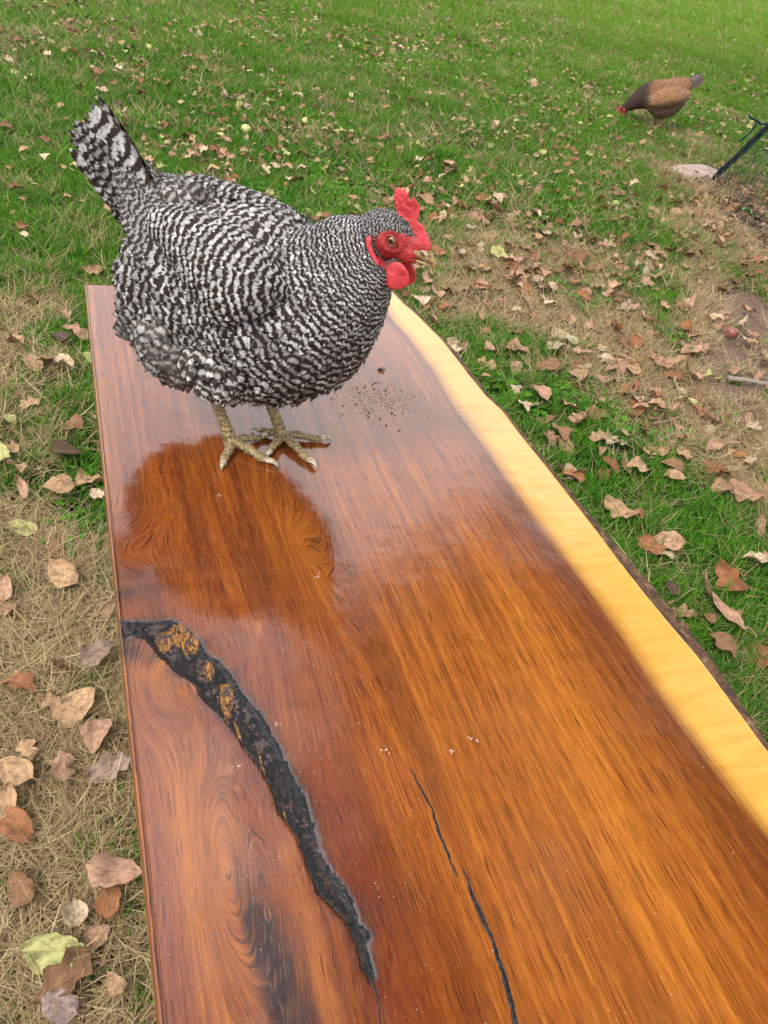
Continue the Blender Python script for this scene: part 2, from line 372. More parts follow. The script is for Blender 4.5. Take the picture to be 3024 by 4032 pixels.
def instancer(o, coll):
    ng = bpy.data.node_groups.new('scatter', 'GeometryNodeTree')
    ng.interface.new_socket('Geometry', in_out='INPUT', socket_type='NodeSocketGeometry')
    ng.interface.new_socket('Geometry', in_out='OUTPUT', socket_type='NodeSocketGeometry')
    N = ng.nodes.new; L = ng.links.new
    gi = N('NodeGroupInput'); go = N('NodeGroupOutput'); iop = N('GeometryNodeInstanceOnPoints'); ci = N('GeometryNodeCollectionInfo')
    ci.inputs['Collection'].default_value = coll; ci.inputs['Separate Children'].default_value = True; ci.inputs['Reset Children'].default_value = True
    def na(name, t):
        n = N('GeometryNodeInputNamedAttribute'); n.data_type = t; n.inputs['Name'].default_value = name; return n.outputs['Attribute']
    cx = N('ShaderNodeCombineXYZ'); L(na('rz', 'FLOAT'), cx.inputs[2])
    e2r = N('FunctionNodeEulerToRotation'); L(cx.outputs[0], e2r.inputs[0])
    iop.inputs['Pick Instance'].default_value = True
    mp = N('GeometryNodeMeshToPoints'); L(gi.outputs[0], mp.inputs[0])
    L(mp.outputs[0], iop.inputs['Points']); L(ci.outputs[0], iop.inputs['Instance']); L(na('ix', 'INT'), iop.inputs['Instance Index'])
    L(e2r.outputs[0], iop.inputs['Rotation']); L(na('sc', 'FLOAT'), iop.inputs['Scale']); L(iop.outputs[0], go.inputs[0])
    md = o.modifiers.new('scatter', 'NODES'); md.node_group = ng
instancer(grass, tc_)
print('tufts', len(P_))

# ------------------------------------------------------------------ the live-edge slab
# everything of the slab is built in the slab's own frame: x across, y along; the table's Empty turns it into place
_a, _b = at(349, 1121, SZ)[:2], at(629, 4032, SZ)[:2]
PSI = math.atan2(-(_a - _b)[0], (_a - _b)[1]); RS = np.array([[math.cos(PSI), math.sin(PSI)], [-math.sin(PSI), math.cos(PSI)]])
def sat(x, y): return RS @ at(x, y, SZ)[:2]
def poly_at(pts): return np.array([sat(x, y) for x, y in pts])
def interp_x(P, y):
    o = np.argsort(P[:, 1]); return np.interp(y, P[o, 1], P[o, 0])
LEFT = poly_at([(349, 1121), (402, 1700), (478, 2450), (522, 3055), (629, 4032)])
SAPE = poly_at([(1540, 1144), (1589, 1195), (1636, 1233), (1686, 1284), (1741, 1339), (1787, 1398), (1842, 1470), (1914, 1558), (1978, 1615), (2041, 1700), (2143, 1827),
                (2281, 2001), (2419, 2185), (2556, 2360), (2759, 2600), (3000, 2930)])
HEART = poly_at([(1500, 1175), (1560, 1262), (1619, 1322), (1712, 1448), (1809, 1617), (1941, 1781), (2070, 1974), (2235, 2194), (2373, 2378), (2501, 2562), (2698, 2844), (3024, 3263)])
def ext(P, y2=-.55):      # carry a line on past the bottom of the view
    d = (P[-1] - P[-4 if len(P) > 5 else -2]); t = (y2 - P[-1][1]) / d[1]
    return np.vstack([P, P[-1] + d * t])
LEFT, SAPE, HEART = ext(LEFT), ext(SAPE), ext(HEART)
# straight left edge
lf = np.polyfit(LEFT[:, 1], LEFT[:, 0], 1)
YF = LEFT[0, 1]
xl = lambda y: lf[0] * y + lf[1]
def xr(y): return interp_x(SAPE, y) + .0012 * (fbm(y * 38, y * 0, 5, 2) - .5)
DL = np.array([0, 1.]); DT = np.array([1., 0])
print('slab heading', math.degrees(PSI), 'width far', xr(YF) - xl(YF), 'near', xr(np.array([.3])) - xl(.3), 'far', YF, 'psi', PSI)

CRUP = [(471, 2442), (579, 2449), (676, 2442), (738, 2473), (794, 2529), (808, 2577), (863, 2598), (905, 2660), (953, 2730), (1016, 2799), (1071, 2896), (1119, 2979), (1147, 3056), (1197, 3133),
        (1220, 3208), (1235, 3241), (1257, 3339), (1290, 3404), (1366, 3512), (1398, 3577), (1414, 3632), (1462, 3680), (1447, 3715), (1462, 3790), (1478, 3850)]
CRLO = [(1462, 3866), (1431, 3805), (1405, 3708), (1366, 3621), (1311, 3567), (1257, 3512), (1214, 3415), (1170, 3284), (1147, 3257), (1099, 3194), (1085, 3132), (1064, 3083), (1022, 3014), (974, 2952),
        (925, 2875), (863, 2806), (801, 2757), (773, 2695), (683, 2633), (627, 2577), (579, 2515), (523, 2501), (480, 2535)]
CRACK = poly_at(CRUP + CRLO); CRACK[0, 0] -= .02; CRACK[-1, 0] -= .02
SPLIT1 = [(1613, 3026, 3), (1650, 3090, 7), (1700, 3190, 9), (1723, 3263, 11), (1765, 3360, 11), (1805, 3455, 3)]
SPLIT2 = [(1825, 3420, 3), (1845, 3480, 9), (1880, 3570, 13), (1914, 3646, 15), (1950, 3740, 14), (1978, 3828, 15), (2008, 3920, 18), (2033, 4032, 20), (2080, 4200, 16), (2120, 4400, 4)]
SPLIT3 = [(1455, 3850, 9), (1480, 3900, 6), (1490, 3950, 5), (1500, 4032, 6), (1510, 4200, 4)]
def ribbon(P):
    c = np.array([p[:2] for p in P], float); wd = np.array([p[2] for p in P], float)
    t = np.gradient(c, axis=0); t /= np.linalg.norm(t, axis=1)[:, None]; n = np.stack([-t[:, 1], t[:, 0]], 1)
    k = 1 + .25 * np.sin(np.arange(len(P)) * 2.3)
    return [tuple(q) for q in np.vstack([c + n * (wd * k)[:, None] * .5, (c - n * (wd * k)[:, None] * .5)[::-1]])]
SPL = [poly_at(ribbon(s)) for s in (SPLIT1, SPLIT2, SPLIT3)]
def sdist(P, x, y):                       # signed distance to a polygon (inside > 0)
    n = len(P); d = np.full(x.shape, 1e9); ins = np.zeros(x.shape, bool)
    for i in range(n):
        a, b = P[i], P[(i + 1) % n]; e = b - a
        t = np.clip(((x - a[0]) * e[0] + (y - a[1]) * e[1]) / (e @ e + 1e-15), 0, 1)
        d = np.minimum(d, np.hypot(x - a[0] - t * e[0], y - a[1] - t * e[1]))
        c = ((a[1] > y) != (b[1] > y)); xi = a[0] + (y - a[1]) / (b[1] - a[1] + 1e-15) * e[0]
        ins ^= c & (x < xi)
    return np.where(ins, d, -d)
def crackd(x, y):
    j = (fbm(x * 260, y * 260, 61, 3) - .5) * .0026
    d = sdist(CRACK, x, y) + j
    return d
def knots(x, y):                          # warps of the grain: (px, py, along, across, lift)
    out = np.zeros_like(x)
    for px, py, la, ac, A in [(866, 3400, .085, .022, .040), (700, 3200, .13, .03, -.012), (1194, 2157, .045, .014, .020), (1280, 2300, .10, .022, .022), (470, 2170, .05, .035, .035),
                              (1000, 2500, .10, .03, -.014), (1050, 1950, .09, .02, .014), (1050, 3500, .10, .02, -.018), (620, 2700, .05, .03, .03), (1400, 2900, .2, .03, .010)]:
        c = sat(px, py); dx, dy = x - c[0], y - c[1]
        l = dx * DL[0] + dy * DL[1]; t = dx * DT[0] + dy * DT[1]
        out = out + A * np.exp(-((l / la) ** 2 + (t / ac) ** 2))
    return out
def wood_fields(x, y):
    l = x * DL[0] + y * DL[1]; t = x * DT[0] + y * DT[1]
    HREF = float(interp_x(HEART, np.array([.75]))[0]); hx = interp_x(HEART, y); sap = x - hx - .004 * (fbm(x * 30, y * 9, 71, 3) - .5) * 2
    bl = sstep(.16, 0, np.abs(x - hx))
    tl = (x - hx) * 1.0                                   # follow the live edge near it
    psi = t - bl * .85 * (hx - HREF)
    psi = psi + knots(x, y) + .006 * (fbm(l * 6, t * 20, 73, 3) - .5) + .0015 * (fbm(l * 40, t * 60, 74, 2) - .5)
    cd = crackd(x, y)
    near = np.exp(-np.clip(-sdist(CRACK, x, y), 0, 1) / .028)
    psi = psi + near * .012 * (fbm(x * 45, y * 45, 79, 3) - .5)
    def bf(bl): 
        f = np.zeros_like(x)
        for px, py, r1, r2, a in bl:
            c = sat(px, py); dx, dy = x - c[0], y - c[1]
            f = f + a * np.exp(-(((dx * DL[0] + dy * DL[1]) / r1) ** 2 + ((dx * DT[0] + dy * DT[1]) / r2) ** 2))
        return f
    red = near * .6 + bf([(1400, 3300, .16, .022, .75), (1500, 3700, .12, .02, .6), (700, 2750, .05, .05, .25), (950, 3020, .05, .02, .7), (650, 1990, .16, .08, .45), (600, 3800, .10, .05, .7), (1120, 3560, .07, .02, .4),
                           (1350, 2500, .10, .04, .35), (1050, 2650, .09, .04, .3), (1720, 4000, .10, .05, .35), (1750, 1850, .20, .03, .35), (620, 2250, .08, .08, .3)])
    dark = near * .30 + .95 * np.exp(-(np.clip(-sdist(CRACK, x, y), 0, 1) / .006) ** 1.5) * fbm(l * 30, t * 60, 87, 3) * 1.5 + bf([(540, 2330, .012, .05, .9), (600, 2250, .010, .05, .6), (985, 3620, .045, .006, 1.5), (1075, 3800, .045, .009, 1.6), (1175, 3990, .05, .014, 1.8), (930, 3480, .03, .002, .8),
                            (860, 3060, .03, .012, .5), (640, 2620, .02, .012, .7), (690, 2640, .03, .005, .6), (1240, 2140, .010, .006, .8), (1480, 3600, .02, .018, .5), (500, 2560, .012, .012, 1.3), (560, 2590, .012, .010, .7)])
    dark = dark + .5 * np.exp(-((sap + .016) / .012) ** 2) * (.35 + fbm(l * 5, t * 0, 83, 2)) + .35 * np.exp(-((sap + .04) / .012) ** 2)
    amb = bf([(620, 2600, .035, .03, .9), (850, 3350, .12, .03, .65), (760, 3500, .15, .010, .5), (1250, 2250, .09, .018, .5), (2200, 2700, .30, .05, .45), (2400, 3300, .30, .09, .6), (1900, 3200, .25, .05, .35), (1020, 2470, .012, .004, 1.4),
              (2280, 2560, .045, .002, 1.3), (1220, 3700, .08, .015, .5), (480, 2550, .02, .01, .4), (1120, 2080, .05, .02, .3), (370, 1500, .45, .018, .5)])
    dark = dark + 8 * sstep(-.0016, .0004, cd)
    return psi, l, sap, red, dark, amb, cd

# rows and columns of the top
YN = sat(1512, 4032)[1] - .02; ys = np.concatenate([np.linspace(YF, YN, 520), np.linspace(YN - .005, -.55, 50)])
nu = 236; a_ = np.linspace(0, 1, nu)
X = xl(ys)[:, None] * (1 - a_) + xr(ys)[:, None] * a_; Y = np.repeat(ys[:, None], nu, 1)
Y[0] += 0
x, y = X.ravel(), Y.ravel()
psi, ell, sap, red, dark, amb, cd = wood_fields(x, y)
dip = -.0018 * sstep(-.0006, .0022, cd)
uneven_at = lambda x, y: (fbm(x * 9, y * 5, 41, 3) - .5) * .0007 + (fbm(x * 32, y * 17, 42, 3) - .5) * .00018
uneven = uneven_at(x, y)
z = SZ + dip + uneven
topV = np.stack([x, y, z], 1); nr = len(ys)
TH = .045
def skirt(idx, off, dz):
    V = topV[idx].copy(); V[:, :2] += off; V[:, 2] = SZ + dz; return V
# rounded rims: left, far, right (short, under the bark), near
iL = np.arange(nr) * nu; iR = iL + nu - 1; iF = np.arange(nu); iN = (nr - 1) * nu + np.arange(nu)
V = [topV]; Fs = [grid_faces(nu, nr)[:, ::-1]]; n0 = len(topV); A = {k: [v] for k, v in zip(('psi', 'ell', 'sap', 'red', 'dark', 'amb', 'side'), (psi, ell, sap, red, dark, amb, np.zeros_like(x)))}
def rim(idx, dirv, flip, prof):
    global n0
    prev = idx; k = len(idx)
    for o_, dz in prof:
        W = skirt(idx, np.asarray(dirv) * o_, dz); V.append(W); cur = n0 + np.arange(k); n0 += k
        f = np.stack([prev[:-1], prev[1:], cur[1:], cur[:-1]], 1); Fs.append(f if not flip else f[:, ::-1]); prev = cur
        for kk, src in zip(('psi', 'ell', 'sap', 'red', 'dark', 'amb'), (psi, ell, sap, red, dark, amb)): A[kk].append(src[idx] + (dz if kk == 'psi' else 0))
        A['side'].append(np.full(k, min(1., -dz / .003)))
    return prev
PR = [(.0012, -.0004), (.0028, -.0016), (.0038, -.0036), (.0041, -.008), (.0041, -TH)]
nl = -DT
bL = rim(iL, nl, False, PR); bF = rim(iF, DL, True, PR); bR = rim(iR, -nl, True, [(.0008, -.001), (.0012, -.004), (.0005, -TH)]); bN = rim(iN, -DL, False, PR)
V = np.concatenate(V)
# underside as strips left-right
und = np.stack([bL[:-1], bL[1:], bR[1:], bR[:-1]], 1); Fs.append(und)
# small corner closers
def corner(a, b, flip):
    f = np.stack([a[:-1], b[:-1], b[1:], a[1:]], 1); Fs.append(f if flip else f[:, ::-1])

m = NT('oiled_walnut')
ps, el_, sp, rd, dk, am, sd_ = [m.attr(k) for k in ('psi', 'ell', 'sap', 'red', 'dark', 'amb', 'side')]
def gv(a, b): return m.vec(m.math('MULTIPLY', ps, a), m.math('MULTIPLY', el_, b), 0.0)
big = m.noise(gv(30, 2.2), 1, 4, .6); ring = m.noise(gv(150, 3.0), 1, 4, .62, .2); fine = m.noise(gv(620, 9), 1, 3, .6)
pore = m.noise(gv(1400, 26), 1, 2, .6); pore2 = m.noise(gv(2300, 48), 1, 2, .6); blot = m.noise(gv(22, 14), 1, 4, .6)
heart = m.ramp(ring, [(.22, (.075, .015, .004)), (.40, (.170, .039, .007)), (.58, (.275, .076, .010)), (.84, (.43, .145, .021))])
heart = m.mix(m.ramp(big, [(.34, .85), (.60, 0.0)]), heart, (.075, .017, .006))
heart = m.mix(m.math('MULTIPLY', am, .85, clamp=True), heart, m.mix(m.ramp(ring, [(.28, 0.0), (.70, 1.0)]), (.25, .070, .009), (.46, .155, .019)))
heart = m.mix(m.math('MULTIPLY', rd, m.ramp(m.math('ADD', m.math('MULTIPLY', blot, .5), m.math('MULTIPLY', ring, .5)), [(.36, .1), (.60, 1.0)]), clamp=True), heart, m.mix(fine, (.060, .009, .003), (.200, .036, .009)))
dkf = m.math('MULTIPLY', dk, m.ramp(m.math('ADD', m.math('MULTIPLY', fine, .5), m.math('MULTIPLY', blot, .5)), [(.36, .1), (.6, 1.0)]), clamp=True)
heart = m.mix(dkf, heart, (.016, .007, .006))
heart = m.mix(m.ramp(fine, [(.48, 0.0), (.70, .55)]), heart, (.07, .015, .005))
heart = m.mix(m.ramp(pore, [(.55, 0.0), (.64, .8)]), heart, (.030, .008, .004))
heart = m.mix(m.ramp(pore2, [(.56, 0.0), (.66, .38)]), heart, (.045, .012, .005))
heart = m.mix(m.ramp(pore2, [(.34, .18), (.46, 0.0)]), heart, (.50, .20, .045))
curl = m.noise(gv(14, 105), 1, 3, .5)
sapc = m.mix(m.ramp(curl, [(.35, 0.0), (.65, 1.0)]), (.47, .235, .036), (.54, .285, .052))
sapc = m.mix(m.ramp(ring, [(.5, 0.0), (.8, .35)]), sapc, (.44, .20, .045))
sapc = m.mix(m.ramp(pore, [(.62, 0.0), (.72, .3)]), sapc, (.34, .14, .035))
sf = m.ramp(m.math('ADD', m.math('MULTIPLY', sp, 32.0), m.math('ADD', .5, m.math('MULTIPLY', m.math('SUBTRACT', ring, .5), .55))), [(.18, 0.0), (.45, .45), (.95, 1.0)])
c = m.mix(sf, heart, sapc)
c = m.mix(m.math('MULTIPLY', sd_, .75), c, m.mix(fine, (.11, .034, .010), (.26, .095, .028)))
p = m.objc()
haze = m.noise(gv(9, 5), 1, 5, .65); smear = m.noise(gv(260, 22), 1, 4, .65); lump = m.noise(p, 26, 3, .5); fleck = m.noise(p, 900, 2, .6)
h = m.math('ADD', m.math('MULTIPLY', smear, .55), m.math('MULTIPLY', pore, .30)); h = m.math('ADD', h, m.math('MULTIPLY', fleck, .15))
nrm = m.bump(h, .13, .0009); nrm = m.bump(lump, .18, .003, nrm)
m.P(Base_Color=c, Roughness=m.ramp(haze, [(.35, .20), (.7, .34)]), Normal=nrm)
m.set(m.b.inputs['Coat Weight'], 1.0); m.set(m.b.inputs['Coat Roughness'], m.ramp(haze, [(.40, .015), (.66, .11)])); m.set(m.b.inputs['Coat Normal'], nrm)
m.b.inputs['Specular IOR Level'].default_value = .05; m.b.inputs['Coat IOR'].default_value = 1.62
WOOD = m.m
slab = empty('live_edge_table', (0, 0, 0), PSI, label='glossy live-edge walnut slab table under the barred hen', category='table')
obj('table_top', mesh('table_top', V, Fs, WOOD, True, {k: np.concatenate(v) for k, v in A.items()}), slab)

# bark along the live edge
yb = np.linspace(YF + .002, -.55, 900); prof = []
xo = xr(yb); s1 = np.stack([xo, yb], 1); tg = np.gradient(s1, axis=0); tg /= np.linalg.norm(tg, axis=1)[:, None]; nn = np.stack([-tg[:, 1], tg[:, 0]], 1); nn *= np.sign(nn[:, :1] + 1e-9)
wb = .0095 + .008 * (fbm(yb * 14, yb * 0 + 3, 101, 3) - .4) + .010 * np.exp(-((yb - .46) / .14) ** 2) + .004 * np.exp(-((yb - 1.02) / .06) ** 2)
K = [(-.03, .0006), (.2, .0001), (.45, -.0008), (.75, -.0016), (1.0, -.0036), (1.15, -.011), (1.15, -.022), (.9, -.034), (.5, -.044), (-.4, -.0455)]
BV = []
for k, (o_, dz) in enumerate(K):
    rough = (fbm(yb * 90, yb * 0 + k * .9, 103, 3) - .5) * (.0032 if k > 1 else .0005)
    q = s1 + nn * (o_ * wb + rough)[:, None]; BV.append(np.stack([q[:, 0], q[:, 1], SZ + dz + (fbm(yb * 130, yb * 0 + k * 1.7, 105, 3) - .5) * (.003 if k > 1 else .0)], 1))
BV = np.stack(BV, 1).reshape(-1, 3)
m = NT('walnut_bark'); p = m.objc(); k1 = m.noise(p, 70, 5, .65); k2 = m.noise(m.scale(p, (380., 90., 380.)), 1, 4, .6)
bc = m.ramp(m.math('ADD', m.math('MULTIPLY', k1, .6), m.math('MULTIPLY', k2, .4)), [(.3, (.012, .008, .006)), (.48, (.06, .028, .013)), (.58, (.14, .066, .028)), (.68, (.34, .24, .14))])
m.P(Base_Color=bc, Roughness=.55, Normal=m.bump(m.math('ADD', k1, k2), .9, .003)); m.b.inputs['Specular IOR Level'].default_value = .2
obj('bark_edge', mesh('bark_edge', BV, grid_faces(len(K), len(yb)), m.m, True), slab)

# dark filler in the cracks
gx_, gy_ = np.meshgrid(np.arange(CRACK[:, 0].min() - .012, CRACK[:, 0].max() + .008, .0012), np.arange(CRACK[:, 1].min() - .008, CRACK[:, 1].max() + .006, .0012))
fx, fy = gx_.ravel(), gy_.ravel(); ok = (fx > xl(fy) - .0015)
cdd = np.full(fx.shape, -1.)
near_ = ok
cdd[near_] = crackd(fx[near_], fy[near_])
fill = cdd > -.0022
ix = -np.ones(fx.shape, int); ix[fill] = np.arange(fill.sum())
G = grid_faces(gx_.shape[1], gx_.shape[0]); G = ix[G]; G = G[(G >= 0).all(1)]
zf = SZ - .0004 + .0018 * (fbm(fx * 150, fy * 110, 111, 4) - .5) + .0010 * (fbm(fx * 420, fy * 420, 113, 2) - .5) - .0012 * sstep(.001, .006, cdd)
l_ = fx * DL[0] + fy * DL[1]; t_ = fx * DT[0] + fy * DT[1]
inc = np.zeros_like(fx)
for px, py, r1, r2, a in [(740, 2520, .020, .010, 1.3), (700, 2490, .012, .014, 1.0), (820, 2640, .014, .006, 1.2), (900, 2730, .014, .005, 1.2), (640, 2540, .012, .008, 1.0), (885, 2790, .022, .004, 1.0), (940, 2900, .03, .0022, .8), (1040, 3050, .05, .0018, .8),
                          (600, 2490, .010, .006, .6), (1120, 3200, .04, .0015, .8)]:
    cc = sat(px, py); dx, dy = fx - cc[0], fy - cc[1]
    inc += a * np.exp(-(((dx * DL[0] + dy * DL[1]) / r1) ** 2 + ((dx * DT[0] + dy * DT[1]) / r2) ** 2))
inc = inc * (.35 + 1.1 * fbm(t_ * 300, l_ * 50, 117, 3))
m = NT('black_resin'); iv = m.attr('inc'); p = m.objc()
r1_ = m.noise(p, 95, 4, .6, 1.5); r2_ = m.noise(p, 700, 3, .6)
wood_in = m.ramp(m.noise(m.scale(p, (420., 150., 300.)), 1, 4, .6, 1.2), [(.38, (.012, .006, .003)), (.50, (.14, .052, .009)), (.66, (.36, .17, .035))])
bc = m.mix(m.ramp(m.math('MULTIPLY', iv, m.math('ADD', .6, r1_)), [(.50, 0.0), (.66, 1.0)]), m.mix(m.ramp(r1_, [(.52, 0.0), (.68, .8)]), (.003, .003, .003), (.040, .018, .011)), wood_in)
bc = m.mix(m.ramp(r2_, [(.68, 0.0), (.75, .5)]), bc, (.16, .12, .07))
m.P(Base_Color=bc, Roughness=.10, Normal=m.bump(m.math('ADD', r1_, m.math('MULTIPLY', r2_, .35)), .8, .0024))
m.b.inputs['Specular IOR Level'].default_value = .3
obj('crack_filler', mesh('crack_filler', np.stack([fx, fy, zf], 1)[fill], G, m.m, True, {'inc': inc[fill]}), slab)

# two long hairline splits filled with the same black resin, flush with the top
for SP in (SPLIT1, SPLIT2, SPLIT3):
    c = poly_at([p[:2] for p in SP]); c = spline(np.hstack([c, np.zeros((len(c), 1))]), 140)[:, :2]
    wv = np.interp(np.linspace(0, 1, 140), np.linspace(0, 1, len(SP)), [p[2] for p in SP]) / 4300. * (.55 + .9 * fbm(np.arange(140) * .16, np.zeros(140), 121, 3))
    c = c + (DT[None] * ((fbm(np.arange(140) * .09, np.zeros(140), 123, 3) - .5) * .0035)[:, None]); wv[0] = wv[-1] = .0001
    rows = []
    for k in (-1, -.5, 0, .5, 1):
        q = c + DT[None] * (wv * .5 * k * (1 + .2 * (fbm(np.arange(140) * .5, np.full(140, k * 5.), 127, 2) - .5)))[:, None]; rows.append(np.stack([q[:, 0], q[:, 1], SZ + uneven_at(q[:, 0], q[:, 1]) + (.00005 if abs(k) == 1 else .0004)], 1))
    obj('split_filler', mesh('split_filler', np.stack(rows, 1).reshape(-1, 3), grid_faces(5, 140)[:, ::-1], m.m, True, {'inc': np.zeros(700)}), slab)

# splayed legs under the slab
m = NT('leg_steel'); m.P(Base_Color=(.02, .02, .022), Roughness=.45, Metallic=.6)
for l0 in (1.02, -.05):
    for tt in (.10, .34):
        yy = YF - .13 if l0 > .5 else -.28
        xx = xl(yy) + tt
        V_, F_ = tube([(xx, yy, SZ - TH + .001), (xx, yy + (.05 if l0 > .5 else -.05), .0)], .014, 12)
        obj('leg', mesh('leg', V_, F_, m.m, True), slab)

# ------------------------------------------------------------------ the shade tree whose crown spreads over the bench (out of view, crown shaped for its reflection in the finish)
m = NT('tree_leaves'); c_ = m.attr('fc', True); m.P(Base_Color=c_, Roughness=.6)
LEAFM = m.m
m = NT('tree_bark'); p = m.pos(); n = m.noise(m.scale(p, (14., 14., 4.)), 1, 5, .65); m.P(Base_Color=m.mix(n, (.05, .035, .025), (.16, .12, .09)), Roughness=.9, Normal=m.bump(n, .8, .02))
BARKM = m.m
tree = empty('shade_tree', (5.2, 1.2, 0), label='broad leafy shade tree whose crown hangs over the wooden slab', category='tree')
rt_ = np.random.default_rng(21); T0 = np.array([5.2, 1.2, 0])
V_, F_ = tube(spline(np.array([[0, 0, -.1], [-.1, .1, 1.6], [-.5, .4, 3.4], [-1.4, 1.0, 5.0], [-2.4, 1.8, 6.6]]), 30), np.linspace(.30, .10, 30), 16)
obj('trunk', mesh('trunk', V_, F_, BARKM), tree)
mbb = MB(); mbl = MB()
cl = []
for k in range(185):
    p = np.array([rt_.uniform(-.9, 5.5), rt_.uniform(.3, 6.6), rt_.uniform(4.6, 7.5)])
    if p[0] < .3 and p[1] < 4.2: continue  # crown left open so the slab's near left mirrors sky
    if p[0] > 1.5 and p[1] < 1.9 and rt_.uniform() < .35: continue            # crown thinned so some sky sheen shows at the slab's near right
    if (p[1] - 2.9) ** 2 / 12 + (p[0] - 2.6) ** 2 / 10 > 1.15: continue
    cl.append(p)
for c_ in ((-1.9, 4.6, 5.6), (-1.5, 4.3, 6.2), (-.3, 1.2, 5.4), (-.5, 2.2, 6.0), (-2.6, 5.4, 6.)): cl.append(np.array(c_))  # clumps added to break up the sky mirrored at the left
for q, p in enumerate(cl):
    a = T0 + np.array([-1.4, 1.0, 5.0]) if q % 2 else T0 + np.array([-.5, .4, 3.4])
    mid_ = (a + p) / 2 + np.array([0, 0, .5]); V_, F_ = tube(spline(np.array([a, mid_, p]), 10) - T0, np.linspace(.05, .012, 10), 6, False); mbb.add(V_, F_)
    n = 170; c = p + rt_.normal(0, 1, (n, 3)) * np.array([.42, .42, .26]); s_ = rt_.uniform(.05, .085, n)
    t1 = rt_.normal(size=(n, 3)); t1[:, 2] *= .5; t1 /= np.linalg.norm(t1, axis=1)[:, None]; t2 = np.cross(t1, rt_.normal(size=(n, 3))); t2 /= np.linalg.norm(t2, axis=1)[:, None]
    Q = np.stack([c - t1 * s_[:, None], c + t2 * s_[:, None] * .6, c + t1 * s_[:, None], c - t2 * s_[:, None] * .6], 1).reshape(-1, 3) - T0
    mbl.add(Q, (np.arange(4)[None] + (np.arange(n) * 4)[:, None])); mbl.C.setdefault('fc', []).append(np.repeat(np.array([.022, .036, .010]) * rt_.uniform(.6, 1.5, (n, 1)), 4, 0))
obj('limbs', mbb.mesh('limbs', BARKM), tree, kind='stuff'); obj('crown', mbl.mesh('crown', LEAFM, False), tree, kind='stuff')

# ------------------------------------------------------------------ hens
def feather_grid(nu=4, nv=5):
    return grid_faces(nu, nv)
def add_feathers(mb, root, dirv, nrm, L, W, ph0, dph, col, rng, lift=.10, curve=.25, tipk=.0, soft=0., nu=4, nv=6, round_=2.6, cup=.34):
    """root (n,3), dirv, nrm unit; L, W (n); ph0 phase of the bars at the root, dph phase per metre; col (n,3)"""
    n = len(root); v = 1 - (1 - np.linspace(0, 1, nv)) ** 1.6; u = np.linspace(-1, 1, nu)
    side = np.cross(nrm, dirv); side /= np.linalg.norm(side, axis=1)[:, None] + 1e-12
    prof = (.35 + .65 * np.clip(v / .45, 0, 1)) * np.power(np.clip(1 - np.clip((v - .42) / .58, 0, 1) ** round_, 0, 1), .5); prof[-1] = .16
    # arrays n, nv, nu
    VV = v[None, :, None]; UU = u[None, None, :]
    Lr = L[:, None, None]; Wr = W[:, None, None] * prof[None, :, None]
    tipj = rng.uniform(-.06, .06, (n, 1, nu)) * (VV > .9) * W[:, None, None]
    along = Lr * VV + tipj - .22 * W[:, None, None] * VV * UU ** 2 * (VV > .5)
    across = Wr * UU * .5 + rng.normal(0, .02, (n, nv, nu)) * Wr
    lf = lift * (1 + rng.normal(0, .25, (n, 1, 1)))
    height = Lr * (lf * VV - curve * lf * VV ** 2 * 1.3) - cup * (UU ** 2) * Wr * .5 + .0006
    P = root[:, None, None, :] + along[..., None] * dirv[:, None, None, :] + across[..., None] * side[:, None, None, :] + height[..., None] * nrm[:, None, None, :]
    fv = ph0[:, None, None] + dph[:, None, None] * (along - .30 * Wr * UU ** 2)
    fu = np.broadcast_to(UU, (n, nv, nu)); tt = np.broadcast_to(VV, (n, nv, nu))
    F0 = grid_faces(nu, nv); k = nu * nv
    Fs = (F0[None] + (np.arange(n) * k)[:, None, None]).reshape(-1, 4)
    C = np.repeat(col, k, 0)
    mb.add(P.reshape(-1, 3), Fs, {'fv': fv.ravel(), 'fu': fu.ravel(), 'ft': tt.ravel(), 'fs': np.broadcast_to(np.asarray(soft, float).reshape(-1, 1), (n, k)).ravel() if np.ndim(soft) else soft}, None)
    mb.C.setdefault('fc', []).append(C)

